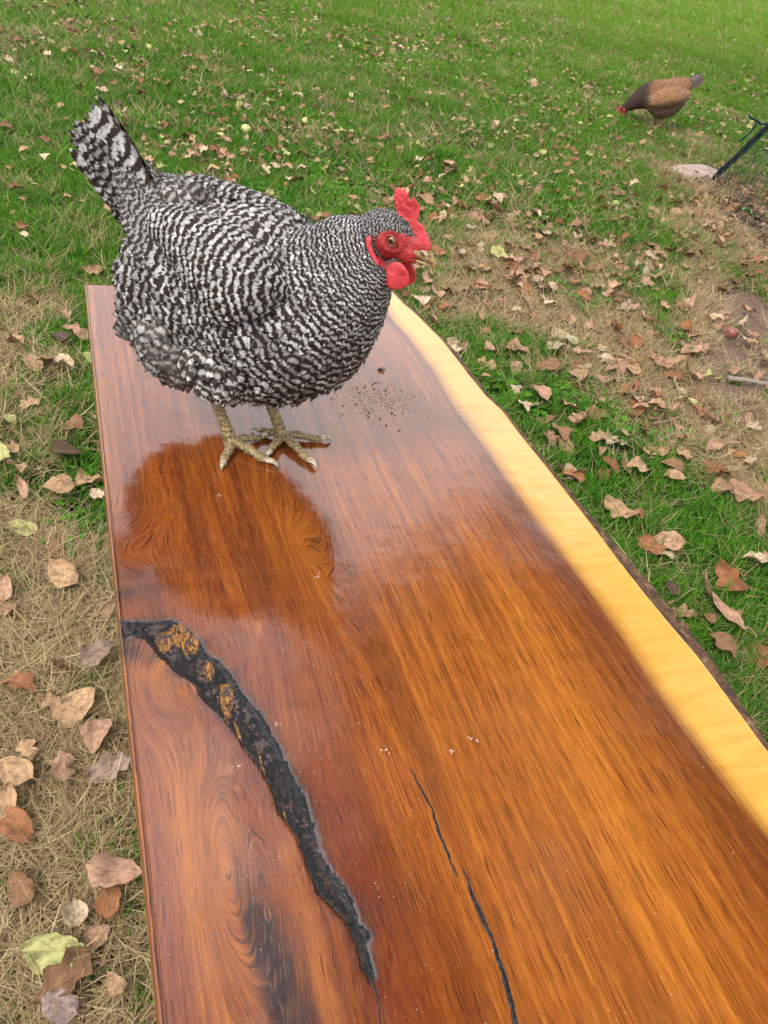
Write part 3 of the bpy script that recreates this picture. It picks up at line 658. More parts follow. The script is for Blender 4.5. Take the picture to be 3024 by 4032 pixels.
def feather_material(name, bars, dark=(.009, .008, .008)):
    m = NT(name); fv, fu, ft, fs = [m.attr(k) for k in ('fv', 'fu', 'ft', 'fs')]; c = m.attr('fc', True)
    p = m.pos(); n1 = m.noise(p, 140, 3, .6); n0 = m.noise(p, 34, 3, .6); n2 = m.noise(m.vec(m.math('MULTIPLY', fu, 9.0), m.math('MULTIPLY', fv, 3.2), m.math('MULTIPLY', n1, 3.0)), 1, 3, .7)
    barb = m.noise(p, 1100, 2, .6)
    if bars:
        s = m.math('SINE', m.math('MULTIPLY', m.math('ADD', fv, m.math('ADD', m.math('ADD', m.math('MULTIPLY', m.math('SUBTRACT', n1, .5), 1.0), m.math('MULTIPLY', m.math('SUBTRACT', n0, .5), 1.5)), m.math('MULTIPLY', m.math('SUBTRACT', barb, .5), .16))), 2 * math.pi))
        hard = m.ramp(m.math('ADD', m.math('MULTIPLY', s, .5), .5), [(.38, 0.0), (.80, 1.0)])
        softm = m.math('ADD', m.math('MULTIPLY', s, .24), .50)
        mask = m.mix(fs, hard, softm)
        dk = m.mix(m.math('MULTIPLY', n1, .8), dark, (.050, .031, .021))
        dk = m.mix(fs, dk, (.085, .064, .052))
        au = m.math('ABSOLUTE', fu); st_ = m.noise(m.vec(m.math('MULTIPLY', fu, 14.0), m.math('MULTIPLY', fv, 1.2), m.math('MULTIPLY', n0, 40.0)), 1, 2, .6)
        lt = m.mix(m.ramp(n2, [(.35, 0.0), (.75, .45)]), c, m.mix(.55, c, (.05, .04, .035)))
        lt = m.mix(m.ramp(n1, [(.3, .5), (.6, 0.0)]), lt, m.mix(.5, lt, (.10, .065, .045)))
        edge = m.math('MULTIPLY', m.ramp(au, [(.45, 1.0), (1.0, .25)]), m.ramp(st_, [(.30, .35), (.58, 1.0)]))
        edge = m.math('MAXIMUM', edge, m.math('MULTIPLY', fs, .8))
        col = m.mix(m.math('MULTIPLY', mask, edge), dk, lt)
    else:
        col = m.mix(m.ramp(n2, [(.35, 0.0), (.75, .5)]), c, m.mix(.5, c, (.04, .025, .02)))
        col = m.mix(m.math('MULTIPLY', barb, .3), col, (.25, .17, .12))
    m.P(Base_Color=col, Roughness=.6, Normal=m.bump(m.math('ADD', m.math('MULTIPLY', n2, .5), barb), .35, .0008))
    m.b.inputs['Specular IOR Level'].default_value = .06
    return m.m

def scaly_material(name):
    m = NT(name); p = m.objc(); sk = m.attr('skin'); fc = m.attr('face')
    v = m.n('TexVoronoi'); v.inputs['Scale'].default_value = 330; m.set(v.inputs['Vector'], m.scale(p, (1., 1., .62)))
    n1 = m.noise(p, 90, 4, .6); n2 = m.noise(p, 260, 3, .6)
    leg = m.mix(n1, (.17, .112, .038), (.36, .26, .105)); leg = m.mix(m.ramp(v.outputs['Distance'], [(.40, 0.0), (.70, .8)]), leg, (.075, .05, .028))
    leg = m.mix(m.ramp(n2, [(.62, 0.0), (.68, .85)]), leg, (.05, .042, .035))
    under = m.mix(n1, (.010, .009, .009), (.05, .045, .042))
    red = m.mix(n2, (.20, .008, .009), (.50, .038, .036))
    c = m.mix(sk, under, leg); c = m.mix(fc, c, red)
    v2 = m.n('TexVoronoi'); v2.inputs['Scale'].default_value = 620; m.set(v2.inputs['Vector'], p)
    h = m.math('SUBTRACT', 1.0, m.mix(fc, v.outputs['Distance'], v2.outputs['Distance']))
    m.P(Base_Color=c, Roughness=.5, Normal=m.bump(h, .55, .0011)); m.b.inputs['Subsurface Weight'].default_value = .06
    m.b.inputs['Subsurface Radius'].default_value = (.004, .0015, .001); m.b.inputs['Subsurface Scale'].default_value = 1
    return m.m
def comb_material():
    m = NT('red_comb_skin'); p = m.objc(); v = m.n('TexVoronoi'); v.inputs['Scale'].default_value = 800; m.set(v.inputs['Vector'], p)
    n = m.noise(p, 160, 3, .6); c = m.mix(n, (.35, .016, .020), (.60, .060, .064)); c = m.mix(m.ramp(v.outputs['Distance'], [(.0, .32), (.35, 0.0)]), c, (.80, .20, .18))
    m.P(Base_Color=c, Roughness=.42, Normal=m.bump(m.math('SUBTRACT', 1.0, v.outputs['Distance']), .5, .0008))
    m.b.inputs['Subsurface Weight'].default_value = .15; m.b.inputs['Subsurface Radius'].default_value = (.006, .0015, .001); m.b.inputs['Subsurface Scale'].default_value = 1
    return m.m
def horn_material(name, a, b, d):
    m = NT(name); p = m.objc(); n = m.noise(m.scale(p, (120., 320., 320.)), 1, 4, .6, .5); c = m.ramp(n, [(.36, d), (.47, a), (.62, b)])
    m.P(Base_Color=c, Roughness=.28, Normal=m.bump(n, .2, .001)); return m.m
SKIN = scaly_material('hen_skin'); COMB = comb_material()
BEAK = horn_material('beak_horn', (.26, .15, .045), (.42, .31, .15), (.025, .018, .012)); CLAW = horn_material('claw_horn', (.30, .24, .15), (.46, .38, .26), (.16, .12, .08))
def plain(name, col, rough, spec=.5, coat=0):
    m = NT(name); m.P(Base_Color=col, Roughness=rough); m.b.inputs['Specular IOR Level'].default_value = spec; m.set(m.b.inputs['Coat Weight'], float(coat)); return m.m
def eye_material():
    m = NT('hen_eye'); r = m.attr('er'); c = m.ramp(r, [(0.0, (.002, .002, .002)), (.40, (.002, .002, .002)), (.46, (.20, .055, .008)), (.70, (.34, .115, .015)), (.80, (.06, .02, .01)), (.92, (.01, .008, .008))])
    m.P(Base_Color=c, Roughness=.08); m.set(m.b.inputs['Coat Weight'], 1.0); m.b.inputs['Coat Roughness'].default_value = .02; return m.m
EYE = eye_material()

def loft(rings, ns, nth):
    """rings rows: f, u, tilt(deg), up-radius, down-radius, half width -> points (ns, nth, 3), theta 0 = top, going to +y (left)"""
    R_ = spline(np.array(rings, float), ns)
    th = np.arange(nth) * 2 * np.pi / nth
    P = np.zeros((ns, nth, 3))
    for i, (f, u, t, hu, hd, w_) in enumerate(R_):
        t = math.radians(t); n = np.array([-math.sin(t), 0, math.cos(t)])
        h = np.where(np.cos(th) > 0, hu, hd)
        P[i] = np.array([f, 0, u]) + (np.cos(th) * h)[:, None] * n + (np.sin(th) * w_)[:, None] * np.array([0, 1., 0])
    return P
def loft_body_feathers(P, mb, rng, spec):
    """cover a loft P (from tail to head) with rows of feathers; spec(s01, theta, arc) -> dict of arrays"""
    ns, nth, _ = P.shape
    dS = np.linalg.norm(np.diff(P, axis=0), axis=2)              # ns-1, nth
    arc = np.concatenate([np.zeros((1, nth)), np.cumsum(dS[::-1], 0)])[::-1]   # distance from the head end
    mid = arc.mean(1)                                            # mean arc per ring, descending
    T = -np.gradient(P, axis=0); T /= np.linalg.norm(T, axis=2)[..., None] + 1e-12   # toward the tail
    Cc = np.roll(P, -1, 1) - np.roll(P, 1, 1); N = np.cross(Cc, T); N /= np.linalg.norm(N, axis=2)[..., None] + 1e-12
    cen = P.mean(1, keepdims=True); sg = np.sign(((P - cen) * N).sum(2)); N *= sg[..., None]
    ph = spec['phase'](mid)                                      # phase per ring from mean arc
    phg = np.zeros((ns, nth)); 
    inv = spec['invpitch'](mid)
    # phase integrated along each line of theta
    step = dS * .5 * (inv[1:] + inv[:-1])[:, None]
    phg = np.concatenate([np.zeros((1, nth)), np.cumsum(step[::-1], 0)])[::-1]
    a = spec['start']; k = 0
    while a < mid[0] - .002:
        d = spec['row'](a)
        i = np.interp(a, mid[::-1], np.arange(ns)[::-1].astype(float)); i0 = int(min(ns - 2, i)); fi = i - i0
        ring = P[i0] * (1 - fi) + P[i0 + 1] * fi
        circ = np.linalg.norm(np.roll(ring, -1, 0) - ring, axis=1); cs = np.concatenate([[0], np.cumsum(circ)]); C = cs[-1]
        n = max(8, int(C / (d * spec.get('aspect', .85))))
        t = ((np.arange(n) + .5 * (k % 2) + rng.uniform(-.28, .28, n)) / n % 1) * C
        th = np.interp(t, cs, np.arange(nth + 1)) % nth
        j0 = th.astype(int) % nth; j1 = (j0 + 1) % nth; fj = (th - th.astype(int))
        ii = np.clip(i + rng.uniform(-.3, .3, n) * d / max(1e-6, abs(np.gradient(mid)[i0])), 0, ns - 1.001); q0 = ii.astype(int); fq = ii - q0
        def S(G):
            w_ = (lambda g, i_, j_: g[i_, j_])
            x = fq if G.ndim == 2 else fq[:, None]; z_ = fj if G.ndim == 2 else fj[:, None]
            return (w_(G, q0, j0) * (1 - x) + w_(G, q0 + 1, j0) * x) * (1 - z_) + (w_(G, q0, j1) * (1 - x) + w_(G, q0 + 1, j1) * x) * z_
        pos = S(P); tt = S(T); tt /= np.linalg.norm(tt, axis=1)[:, None]; nn_ = S(N); nn_ /= np.linalg.norm(nn_, axis=1)[:, None]
        theta = th * 2 * np.pi / nth
        loc = np.clip(S(np.repeat(np.abs(np.gradient(arc, axis=0)).mean(1)[:, None] * 0, nth, 1)) + 1, 1, 1)
        stretch = S(np.abs(np.gradient(arc, axis=0))) / (np.abs(np.gradient(mid))[q0] + 1e-9)
        stretch = np.clip(stretch, .55, 1.9)
        sel, L, W, col, soft, lift = spec['props'](a, theta, pos, d, stretch, rng)
        # flow leans downward a little, plus jitter
        g = np.array([0, 0, -1.]) * spec['droop'](a, pos)[:, None]; tt = tt + g - nn_ * ((g * nn_).sum(1))[:, None]
        tt = tt + np.cross(nn_, tt) * rng.normal(0, .10, n)[:, None]; tt /= np.linalg.norm(tt, axis=1)[:, None]
        iv = 1 / spec['pitchat'](a)
        ph0 = S(phg) + rng.normal(0, spec['jit'], n)
        if sel.any():
            add_feathers(mb, (pos - nn_ * .0005)[sel], tt[sel], nn_[sel], L[sel], W[sel], ph0[sel], np.full(sel.sum(), iv), col[sel], rng, lift, soft=soft[sel], curve=.08)
        a += d; k += 1

def remesh(parts, voxel, name, smooth_it=6):
    mb = MB()
    for V_, F_ in parts: mb.add(V_, F_)
    me = mb.mesh(name); o = bpy.data.objects.new(name, me); COL.objects.link(o)
    r = o.modifiers.new('r', 'REMESH'); r.mode = 'VOXEL'; r.voxel_size = voxel
    s = o.modifiers.new('s', 'SMOOTH'); s.factor = .5; s.iterations = smooth_it
    dg = bpy.context.evaluated_depsgraph_get(); ev = o.evaluated_get(dg); m2 = bpy.data.meshes.new_from_object(ev)
    n = len(m2.vertices); co = np.empty(n * 3, np.float32); m2.vertices.foreach_get('co', co)
    bpy.data.objects.remove(o); bpy.data.meshes.remove(me)
    m2.polygons.foreach_set('use_smooth', np.ones(len(m2.polygons), bool))
    return m2, co.reshape(-1, 3).astype(float)
def set_attr(me, **kw):
    for k, v in kw.items():
        a = me.attributes.get(k) or me.attributes.new(k, 'FLOAT', 'POINT'); a.data.foreach_set('value', np.asarray(v, np.float32))
def frame_of(root):
    M = np.array(root.matrix_basis); return M[:3, :3], M[:3, 3]

# ---- the barred hen
F0 = (at_o(930, 1720, SZo) + at_o(1110, 1680, SZo)) / 2
TH_H = 22.0
hen = empty('hen', (0, 0, 0), 0, label='black and white barred hen with red comb standing on the wooden slab', category='hen')
Hh = np.array([math.cos(R(TH_H)), -math.sin(R(TH_H)), 0]); Hn = np.array([math.sin(R(TH_H)), math.cos(R(TH_H)), 0]); Hz = np.array([0, 0, 1.])
W2L = np.stack([Hh, Hn, Hz]); 
def loc(w_): return W2L @ (np.asarray(w_, float) - F0)
def hp(x, y, off):            # sight line through (x, y) meets the plane off metres to the hen's left of its middle; in hen coordinates
    return loc(at_plane(x, y, F0 + Hn * off, Hn))
def hs(x, y, h): return loc(to_o(at(x, y, SZ + h)))              # a sight line down to h above the slab, in hen coordinates
UPL = loc(to_o(np.array([0, 0, 1.]))) - loc(to_o(np.zeros(3)))       # the slab's up, in hen coordinates
def hgt(p): return from_o(F0 + np.asarray(p) @ W2L)[..., 2] - SZ
print('depths', (F0 - CAMo) @ FWo, (at(1020, 1700, SZ) - CAM) @ FW, 'upl', UPL)
place(hen, F0, -R(TH_H))
rng = np.random.default_rng(5)
RINGS = [(-.134, .178, 0, .022, .030, .022), (-.126, .180, 0, .058, .060, .050), (-.105, .186, -6, .084, .082, .076), (-.070, .186, -4, .087, .098, .082), (-.03, .180, 0, .086, .106, .085),
         (.02, .174, 4, .092, .103, .090), (.062, .176, 14, .094, .093, .090), (.098, .194, 28, .090, .082, .078), (.124, .214, 42, .079, .062, .063), (.145, .236, 47, .066, .046, .050), (.160, .253, 42, .053, .036, .037), (.175, .266, 35, .037, .027, .025)]
BP = loft(RINGS, 120, 72)
EYE0 = hp(1540, 950, -.0165)                       # near eye
AL = R(30.0); HX = np.array([math.cos(AL), 0, -math.sin(AL)]); HZ = np.array([math.sin(AL), 0, math.cos(AL)]); HY = np.array([0, 1., 0])
H0 = EYE0 - HY * (-.0165)
def hd(a, b, c): return H0 + HX * a + HY * b + HZ * c      # a forward, b left, c up, in metres from the eye line
HR = np.stack([HX, HY, HZ], 1)
print('head', H0, 'nape ring', RINGS[-1])
parts = []
bodyV = BP.reshape(-1, 3); nb = len(bodyV)
Fb = grid_faces(72, 120, True)
i = np.arange(72); j = (i + 1) % 72
bodyV = np.concatenate([bodyV, BP[0].mean(0)[None], BP[-1].mean(0)[None]])
parts.append((bodyV, [Fb[:, ::-1], np.concatenate([np.stack([i, j, np.full(72, nb)], 1), np.stack([119 * 72 + j, 119 * 72 + i, np.full(72, nb + 1)], 1)])]))
parts.append(ellipsoid(hd(-.004, 0, -.001), (.026, .0160, .020), HR)); parts.append(ellipsoid(hd(.012, 0, -.006), (.020, .0125, .0135), HR)); parts.append(ellipsoid(hd(-.012, 0, -.008), (.026, .018, .022), HR))
parts.append(ellipsoid(hd(.018, 0, .006), (.017, .008, .009), HR))
# legs and toes
def toe(pts, r0, r1):
    P = spline(np.array(pts), 26); t = np.linspace(0, 1, 26)
    rr = (r0 * (1 - t) + r1 * t) * (1 + .10 * np.cos(t * 3 * 2 * np.pi)) ; return tube(P, rr, 12)
def flat(p, h): q = np.array(p, float); q[2] = h; return q
FOOT = []
claws = []
def foot(pad_px, ankle_px, top_px, toes, off, r=(.0078, .0070, .0076)):
    pad = hs(*pad_px, .0085); offp = pad[1]
    ank = hp(*ankle_px, offp); top = hp(*top_px, offp); hock = top + (top - ank) * .35 + np.array([-.012, 0, .010])
    parts.append(tube(spline([pad + UPL * .001, ank, (ank + top) / 2, top, hock], 30), np.interp(np.linspace(0, 1, 30), [0, .25, .5, .8, 1], [r[0] * 1.1, r[1] * 1.1, r[1], r[2], r[2] * 1.5]), 14))
    parts.append(ellipsoid(pad, (.011, .010, .0065)))
    # thigh reaching into the body
    parts.append(ellipsoid(hock + np.array([.012, -.004 * np.sign(-offp), .035]), (.030, .026, .045)))
    for tp, r0, cl in toes:
        tip = hs(*tp, .0030); d = tip - pad; Lt = np.linalg.norm(d); n_ = np.cross(UPL, d / Lt)
        def lv(q, h): return q + UPL * (h - hgt(q))
        end = pad + d * (1 - cl); 
        end = lv(end, .0052)
        m1 = lv(pad + d * .33 + n_ * .001, .0090); m2 = lv(pad + d * .62 - n_ * .0012, .0062)
        parts.append(toe([pad + UPL * .001, m1, m2, end], r0, r0 * .66))
        c0 = lv(end + d / Lt * -.002, .0056); c1 = lv(end + (tip - end) * .55, .0070); c2 = lv(tip, .0014)
        claws.append((np.array([c0, c1, c2]), r0 * .62))
    return pad, top
padA, topA = foot((912, 1742), (893, 1690), (849, 1575), [((870, 1850), .0064, .22), ((1098, 1838), .0066, .24), ((1062, 1716), .0060, .18)], -.02)
padB, topB = foot((1107, 1712), (1090, 1655), (1055, 1565), [((1050, 1802), .0062, .18), ((1250, 1844), .0066, .20), ((1305, 1733), .0060, .20), ((990, 1690), .0054, .25)], .02)
print('feet', padA, topA, padB, topB)
me, co = remesh(parts, .0017, 'body', 3)
hc = (co - H0) @ HR
face = sstep(1.12, .86, np.sqrt(((hc[:, 0] - .009) / .0235) ** 2 + ((hc[:, 2] + .004) / .0165) ** 2)) * (hc[:, 0] > -.02)
face = np.maximum(face, sstep(.012, .020, hc[:, 0]) * (hc[:, 2] < .016)) * (np.linalg.norm(hc, axis=1) < .042)
face = np.maximum(face, ((hc[:, 2] < -.006) & (hc[:, 0] > -.004) & (np.linalg.norm(hc, axis=1) < .034)).astype(float))
hW = hgt(co)
legm = ((hW < .078) & (np.minimum(np.hypot(co[:, 0] - (padA + topA)[0] / 2, co[:, 1] - padA[1]), np.hypot(co[:, 0] - (padB + topB)[0] / 2, co[:, 1] - padB[1])) < .05) | (hW < .03)).astype(float)
# wrinkled face skin
me.vertices.foreach_get
set_attr(me, skin=legm, face=face)
nrm_ = np.empty(len(co) * 3, np.float32); me.vertices.foreach_get('normal', nrm_); nrm_ = nrm_.reshape(-1, 3)
wr = (fbm(hc[:, 0] * 520, hc[:, 2] * 520, 131, 3) - .5) * .0022 * face - .0016 * face * sstep(.0065, .0035, np.hypot(hc[:, 0], hc[:, 2]))
ringb = .0016 * np.exp(-((np.hypot(hc[:, 0] / 1.15, hc[:, 2]) - .0105) / .0022) ** 2) * face
sc_ = legm * .0007 * (np.sin((hW * 900)) * (hW > .016) + np.sin(np.hypot(co[:, 0] - np.where(co[:, 0] > .0, padB[0], padA[0]), co[:, 1] - np.where(co[:, 0] > 0., padB[1], padA[1])) * 1500) * (hW <= .016))
co2 = co + nrm_ * (wr + ringb + sc_)[:, None]
me.vertices.foreach_set('co', co2.astype(np.float32).ravel()); me.update()
me.materials.append(SKIN)
obj('body', me, hen)
def claw(pts, r, parent, name='claw', mat=None):
    P = spline(pts, 10); t = np.linspace(0, 1, 10); V_, F_ = tube(P, r * (1 - t ** 1.6) + .0003, 8); obj(name, mesh(name, V_, F_, mat or CLAW), parent)
for P, r in claws: claw(P, r, hen)

BAR = feather_material('barred_feather', True)
# pitch of the bars (m) and feather rows by distance from the head end
def pitchat(a): return float(np.interp(a, [0, .04, .08, .14, .30, .42], [.0040, .0058, .0084, .0108, .0110, .0100]))
def rowat(a): return float(np.interp(a, [0, .03, .08, .14, .25, .42], [.0029, .0042, .0068, .0098, .0108, .0100]))
def near_face(pos, k=1.0):
    h = (pos - H0) @ HR
    return (np.sqrt(((h[:, 0] - .010) / (.0245 * k)) ** 2 + ((h[:, 2] + .005) / (.0175 * k)) ** 2) < 1) | ((h[:, 0] > .016) & (h[:, 2] < .014) & (h[:, 2] > -.020) & (np.linalg.norm(h, axis=1) < .036))
def props(a, th, pos, d, st, rng):
    n = len(pos)
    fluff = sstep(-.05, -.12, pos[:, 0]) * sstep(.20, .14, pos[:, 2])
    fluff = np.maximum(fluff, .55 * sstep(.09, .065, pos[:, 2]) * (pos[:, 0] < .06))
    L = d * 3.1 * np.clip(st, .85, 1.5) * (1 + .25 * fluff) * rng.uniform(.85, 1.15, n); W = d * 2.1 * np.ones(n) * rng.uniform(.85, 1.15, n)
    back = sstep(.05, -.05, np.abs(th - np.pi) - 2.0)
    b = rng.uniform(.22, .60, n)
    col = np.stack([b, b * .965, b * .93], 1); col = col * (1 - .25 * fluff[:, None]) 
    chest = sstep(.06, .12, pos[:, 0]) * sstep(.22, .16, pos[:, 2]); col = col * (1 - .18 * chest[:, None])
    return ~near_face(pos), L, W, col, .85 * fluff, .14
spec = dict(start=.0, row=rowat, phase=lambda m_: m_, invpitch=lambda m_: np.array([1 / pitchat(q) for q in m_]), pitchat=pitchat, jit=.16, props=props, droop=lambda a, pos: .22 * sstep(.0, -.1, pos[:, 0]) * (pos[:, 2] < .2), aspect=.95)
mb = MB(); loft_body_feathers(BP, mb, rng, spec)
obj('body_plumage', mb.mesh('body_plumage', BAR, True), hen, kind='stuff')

# head and nape: tiny speckled feathers
mb = MB(); n = 2600
q = rng.normal(size=(n, 3)); q /= np.linalg.norm(q, axis=1)[:, None]
ctr = [((-.004, 0, -.001), (.026, .0160, .020)), ((-.012, 0, -.008), (.026, .018, .022))]
for cpos, rad in ctr:
    loc_ = np.array(cpos) + q * np.array(rad); nn_ = q / np.array(rad); nn_ /= np.linalg.norm(nn_, axis=1)[:, None]
    pos = H0 + loc_ @ HR.T; nw = nn_ @ HR.T; d_ = -HX + np.array([0, 0, -.35]); dd = d_ - nw * (nw @ d_)[:, None]; dd += rng.normal(0, .12, dd.shape); dd /= np.linalg.norm(dd, axis=1)[:, None] + 1e-9
    ok_ = ~near_face(pos, .98) & (loc_[:, 0] < .017); b = rng.uniform(.25, .55, n)
    add_feathers(mb, pos[ok_], dd[ok_], nw[ok_], rng.uniform(.0045, .0075, ok_.sum()), rng.uniform(.0022, .0032, ok_.sum()), rng.uniform(0, 1, ok_.sum()), np.full(ok_.sum(), 1 / .0033), np.stack([b, b * .98, b * .96], 1)[ok_], rng, .2, nu=3, nv=4)
obj('head_plumage', mb.mesh('head_plumage', BAR, True), hen, kind='stuff')

# wings: flattened shells with radiating rows of coverts
WC = np.array([.012, 0, .238]); WR_ = (.088, .036, .050); WT = R(-8.0)     # centre, radii, pitch (rear end higher)
def wing(sgn):
    WX = np.array([math.cos(WT), 0, math.sin(WT)]); WZ = np.array([-math.sin(WT), 0, math.cos(WT)]); WY = np.array([0, -sgn, 0.])   # WY outward
    c = WC + np.array([0, -sgn * .060, 0]) + (np.array([-.030, -.004, .008]) if sgn < 0 else 0)
    lean = R(36 if sgn > 0 else 44); WZ2 = WZ * math.cos(lean) - WY * math.sin(lean); WY2 = WY * math.cos(lean) + WZ * math.sin(lean)
    Rm = np.stack([WX, WY2, WZ2], 1)
    def surf(a, b):            # a forward, b up within the unit ellipse
        pw = 2.3
        k = np.clip(1 - np.abs(a) ** pw - np.abs(b) ** pw, 0, 1) ** .5
        # taper to the rear and tuck the tip up
        bb = b * (1 - .40 * sstep(.4, -1, a)) + .62 * sstep(.5, -1, a)
        loc_ = np.stack([a * WR_[0], k * WR_[1], bb * WR_[2]], -1)
        return c + loc_ @ Rm.T
    A_, B_ = np.meshgrid(np.linspace(-.999, .999, 60), np.linspace(-.999, .999, 36)); rr = np.sqrt(A_ ** 2 + B_ ** 2)
    # map the square to the disc
    Ad = A_ * np.sqrt(1 - B_ ** 2 / 2); Bd = B_ * np.sqrt(1 - A_ ** 2 / 2)
    P = surf(Ad.ravel() * .90 - .03, Bd.ravel() * .90); back = P.copy(); back -= WY2 * .012
    wm = mesh('wing', np.concatenate([P, back]), [grid_faces(60, 36), grid_faces(60, 36)[:, ::-1] + 60 * 36], SKIN, True, {'skin': np.zeros(2 * 60 * 36), 'face': np.zeros(2 * 60 * 36)})
    w_ = obj('wing', wm, hen)
    mb = MB(); O = np.array([1.30, .15]); r = .26; k = 0
    eps = .01
    asp = WR_[0] / WR_[2]
    while r < 2.35:
        rm = r * WR_[0]; d = np.interp(rm, [0, .06, .22], [.0060, .0082, .0096]); n = max(5, int(1.9 * 2.4 * rm / d / .95))
        wdn = 1.15
        n = int(n * wdn / 1.25); ang = np.pi + (np.arange(n) - n / 2 + .5 * (k % 2) + rng.uniform(-.2, .2, n)) / n * 2 * wdn
        a = O[0] + r * np.cos(ang); b = O[1] + r * np.sin(ang) * asp
        ok_ = (a ** 2 + b ** 2) < .97; a, b, ang = a[ok_], b[ok_], ang[ok_]
        if len(a):
            p = surf(a, b); da = eps * np.cos(ang); db = eps * np.sin(ang) * asp * .55
            p2 = surf(a + da, b + db); dd = p2 - p; dd /= np.linalg.norm(dd, axis=1)[:, None] + 1e-9
            pa = surf(a + eps, b) - p; pb = surf(a, b + eps) - p; nw = np.cross(pa, pb); nw *= np.sign(nw @ WY2)[:, None]; nw /= np.linalg.norm(nw, axis=1)[:, None] + 1e-9
            dd = dd - nw * (dd * nw).sum(1)[:, None]; dd /= np.linalg.norm(dd, axis=1)[:, None] + 1e-9
            nk = len(a); bcol = rng.uniform(.30, .60, nk)
            add_feathers(mb, p - nw * .0015, dd, nw, d * 2.9 * rng.uniform(.9, 1.1, nk), d * 1.45 * rng.uniform(.9, 1.1, nk), rm / .0092 + rng.normal(0, .10, nk), np.full(nk, 1 / .0092), np.stack([bcol, bcol * .955, bcol * .90], 1), rng, .13, round_=3.2)
        r += d / WR_[0]; k += 1
    obj('wing_coverts', mb.mesh('wing_coverts', BAR, True), w_, kind='stuff')
    # flight feathers showing along the lower rear edge
    for q in range(9):
        t = q / 8; a0 = .25 - .75 * t * .6; b0 = -.80 + .55 * t
        p0 = surf(np.array([a0]), np.array([b0 * .9]))[0] + WY2 * (.0015 - .0004 * q); p1 = surf(np.array([max(-.97, a0 - 1.05)]), np.array([-.12 + .30 * t]))[0] + WY2 * .004
        dd = p1 - p0; Lq = np.linalg.norm(dd) * (1.0 + .05 * t); dd /= np.linalg.norm(dd); nw = WY2 - dd * (WY2 @ dd); nw /= np.linalg.norm(nw)
        fb = MB(); add_feathers(fb, p0[None], dd[None], nw[None], np.array([Lq]), np.array([.021]), np.array([rng.uniform()]), np.array([1 / .0095]), np.array([[.42, .40, .37]]), rng, .04, nu=5, nv=18, curve=1.2)
        obj('flight_feather', fb.mesh('flight_feather', BAR, True), w_)
for s in (1, -1): wing(s)

# thighs and rump fluff: bigger, softer feathers in their own tufts
def tuft_feathers(mb, c, r, flow, nrow, L, W, pitch, lo, hi, soft, rng, lift=.16, jit=.12, out=None):
    c = np.array(c); r = np.array(r); flow = np.array(flow, float); flow /= np.linalg.norm(flow); n = nrow
    q = rng.normal(size=(n, 3)); q /= np.linalg.norm(q, axis=1)[:, None]
    if out is not None: q = q[(q @ np.array(out)) > -.15]
    p = c + q * r; nw = q / r; nw /= np.linalg.norm(nw, axis=1)[:, None]; d = flow - nw * (nw @ flow)[:, None]; ok_ = np.linalg.norm(d, axis=1) > .25; p, nw, d = p[ok_], nw[ok_], d[ok_]
    d += rng.normal(0, .15, d.shape); d -= nw * (nw * d).sum(1)[:, None]; d /= np.linalg.norm(d, axis=1)[:, None]; k = len(p); b = rng.uniform(lo, hi, k)
    s_ = (p - c) @ flow
    add_feathers(mb, p, d, nw, np.full(k, L) * rng.uniform(.8, 1.2, k), np.full(k, W) * rng.uniform(.8, 1.2, k), s_ / pitch + rng.normal(0, jit, k), np.full(k, 1 / pitch), np.stack([b, b * .94, b * .88], 1), rng, lift, soft=np.full(k, soft))
mb = MB()
for s in (-1, 1):
    tuft_feathers(mb, (-.002, s * .056, .136), (.044, .032, .044), (-.35, 0, -1), 330, .034, .019, .0115, .35, .7, .12, rng, out=(0, s, 0))
    tuft_feathers(mb, (-.066, s * .046, .152), (.046, .040, .060), (-.5, 0, -1), 420, .032, .018, .0110, .25, .55, .38, rng, out=(-.3, s, 0))
    tuft_feathers(mb, (-.100, s * .028, .185), (.032, .036, .060), (-.6, 0, -1), 260, .030, .017, .0105, .25, .5, .35, rng, out=(-.5, s, 0))
tuft_feathers(mb, (-.078, .030, .268), (.046, .036, .026), (-1, 0, .35), 300, .034, .019, .0110, .28, .52, .2, rng, lift=.14, out=(0, 0, 1))
tuft_feathers(mb, (-.010, .006, .250), (.100, .058, .034), (-1, 0, .12), 620, .034, .020, .0110, .34, .66, .05, rng, lift=.12, out=(0, 0, 1))
obj('thigh_and_rump_plumage', mb.mesh('thigh_and_rump_plumage', BAR, True), hen, kind='stuff')

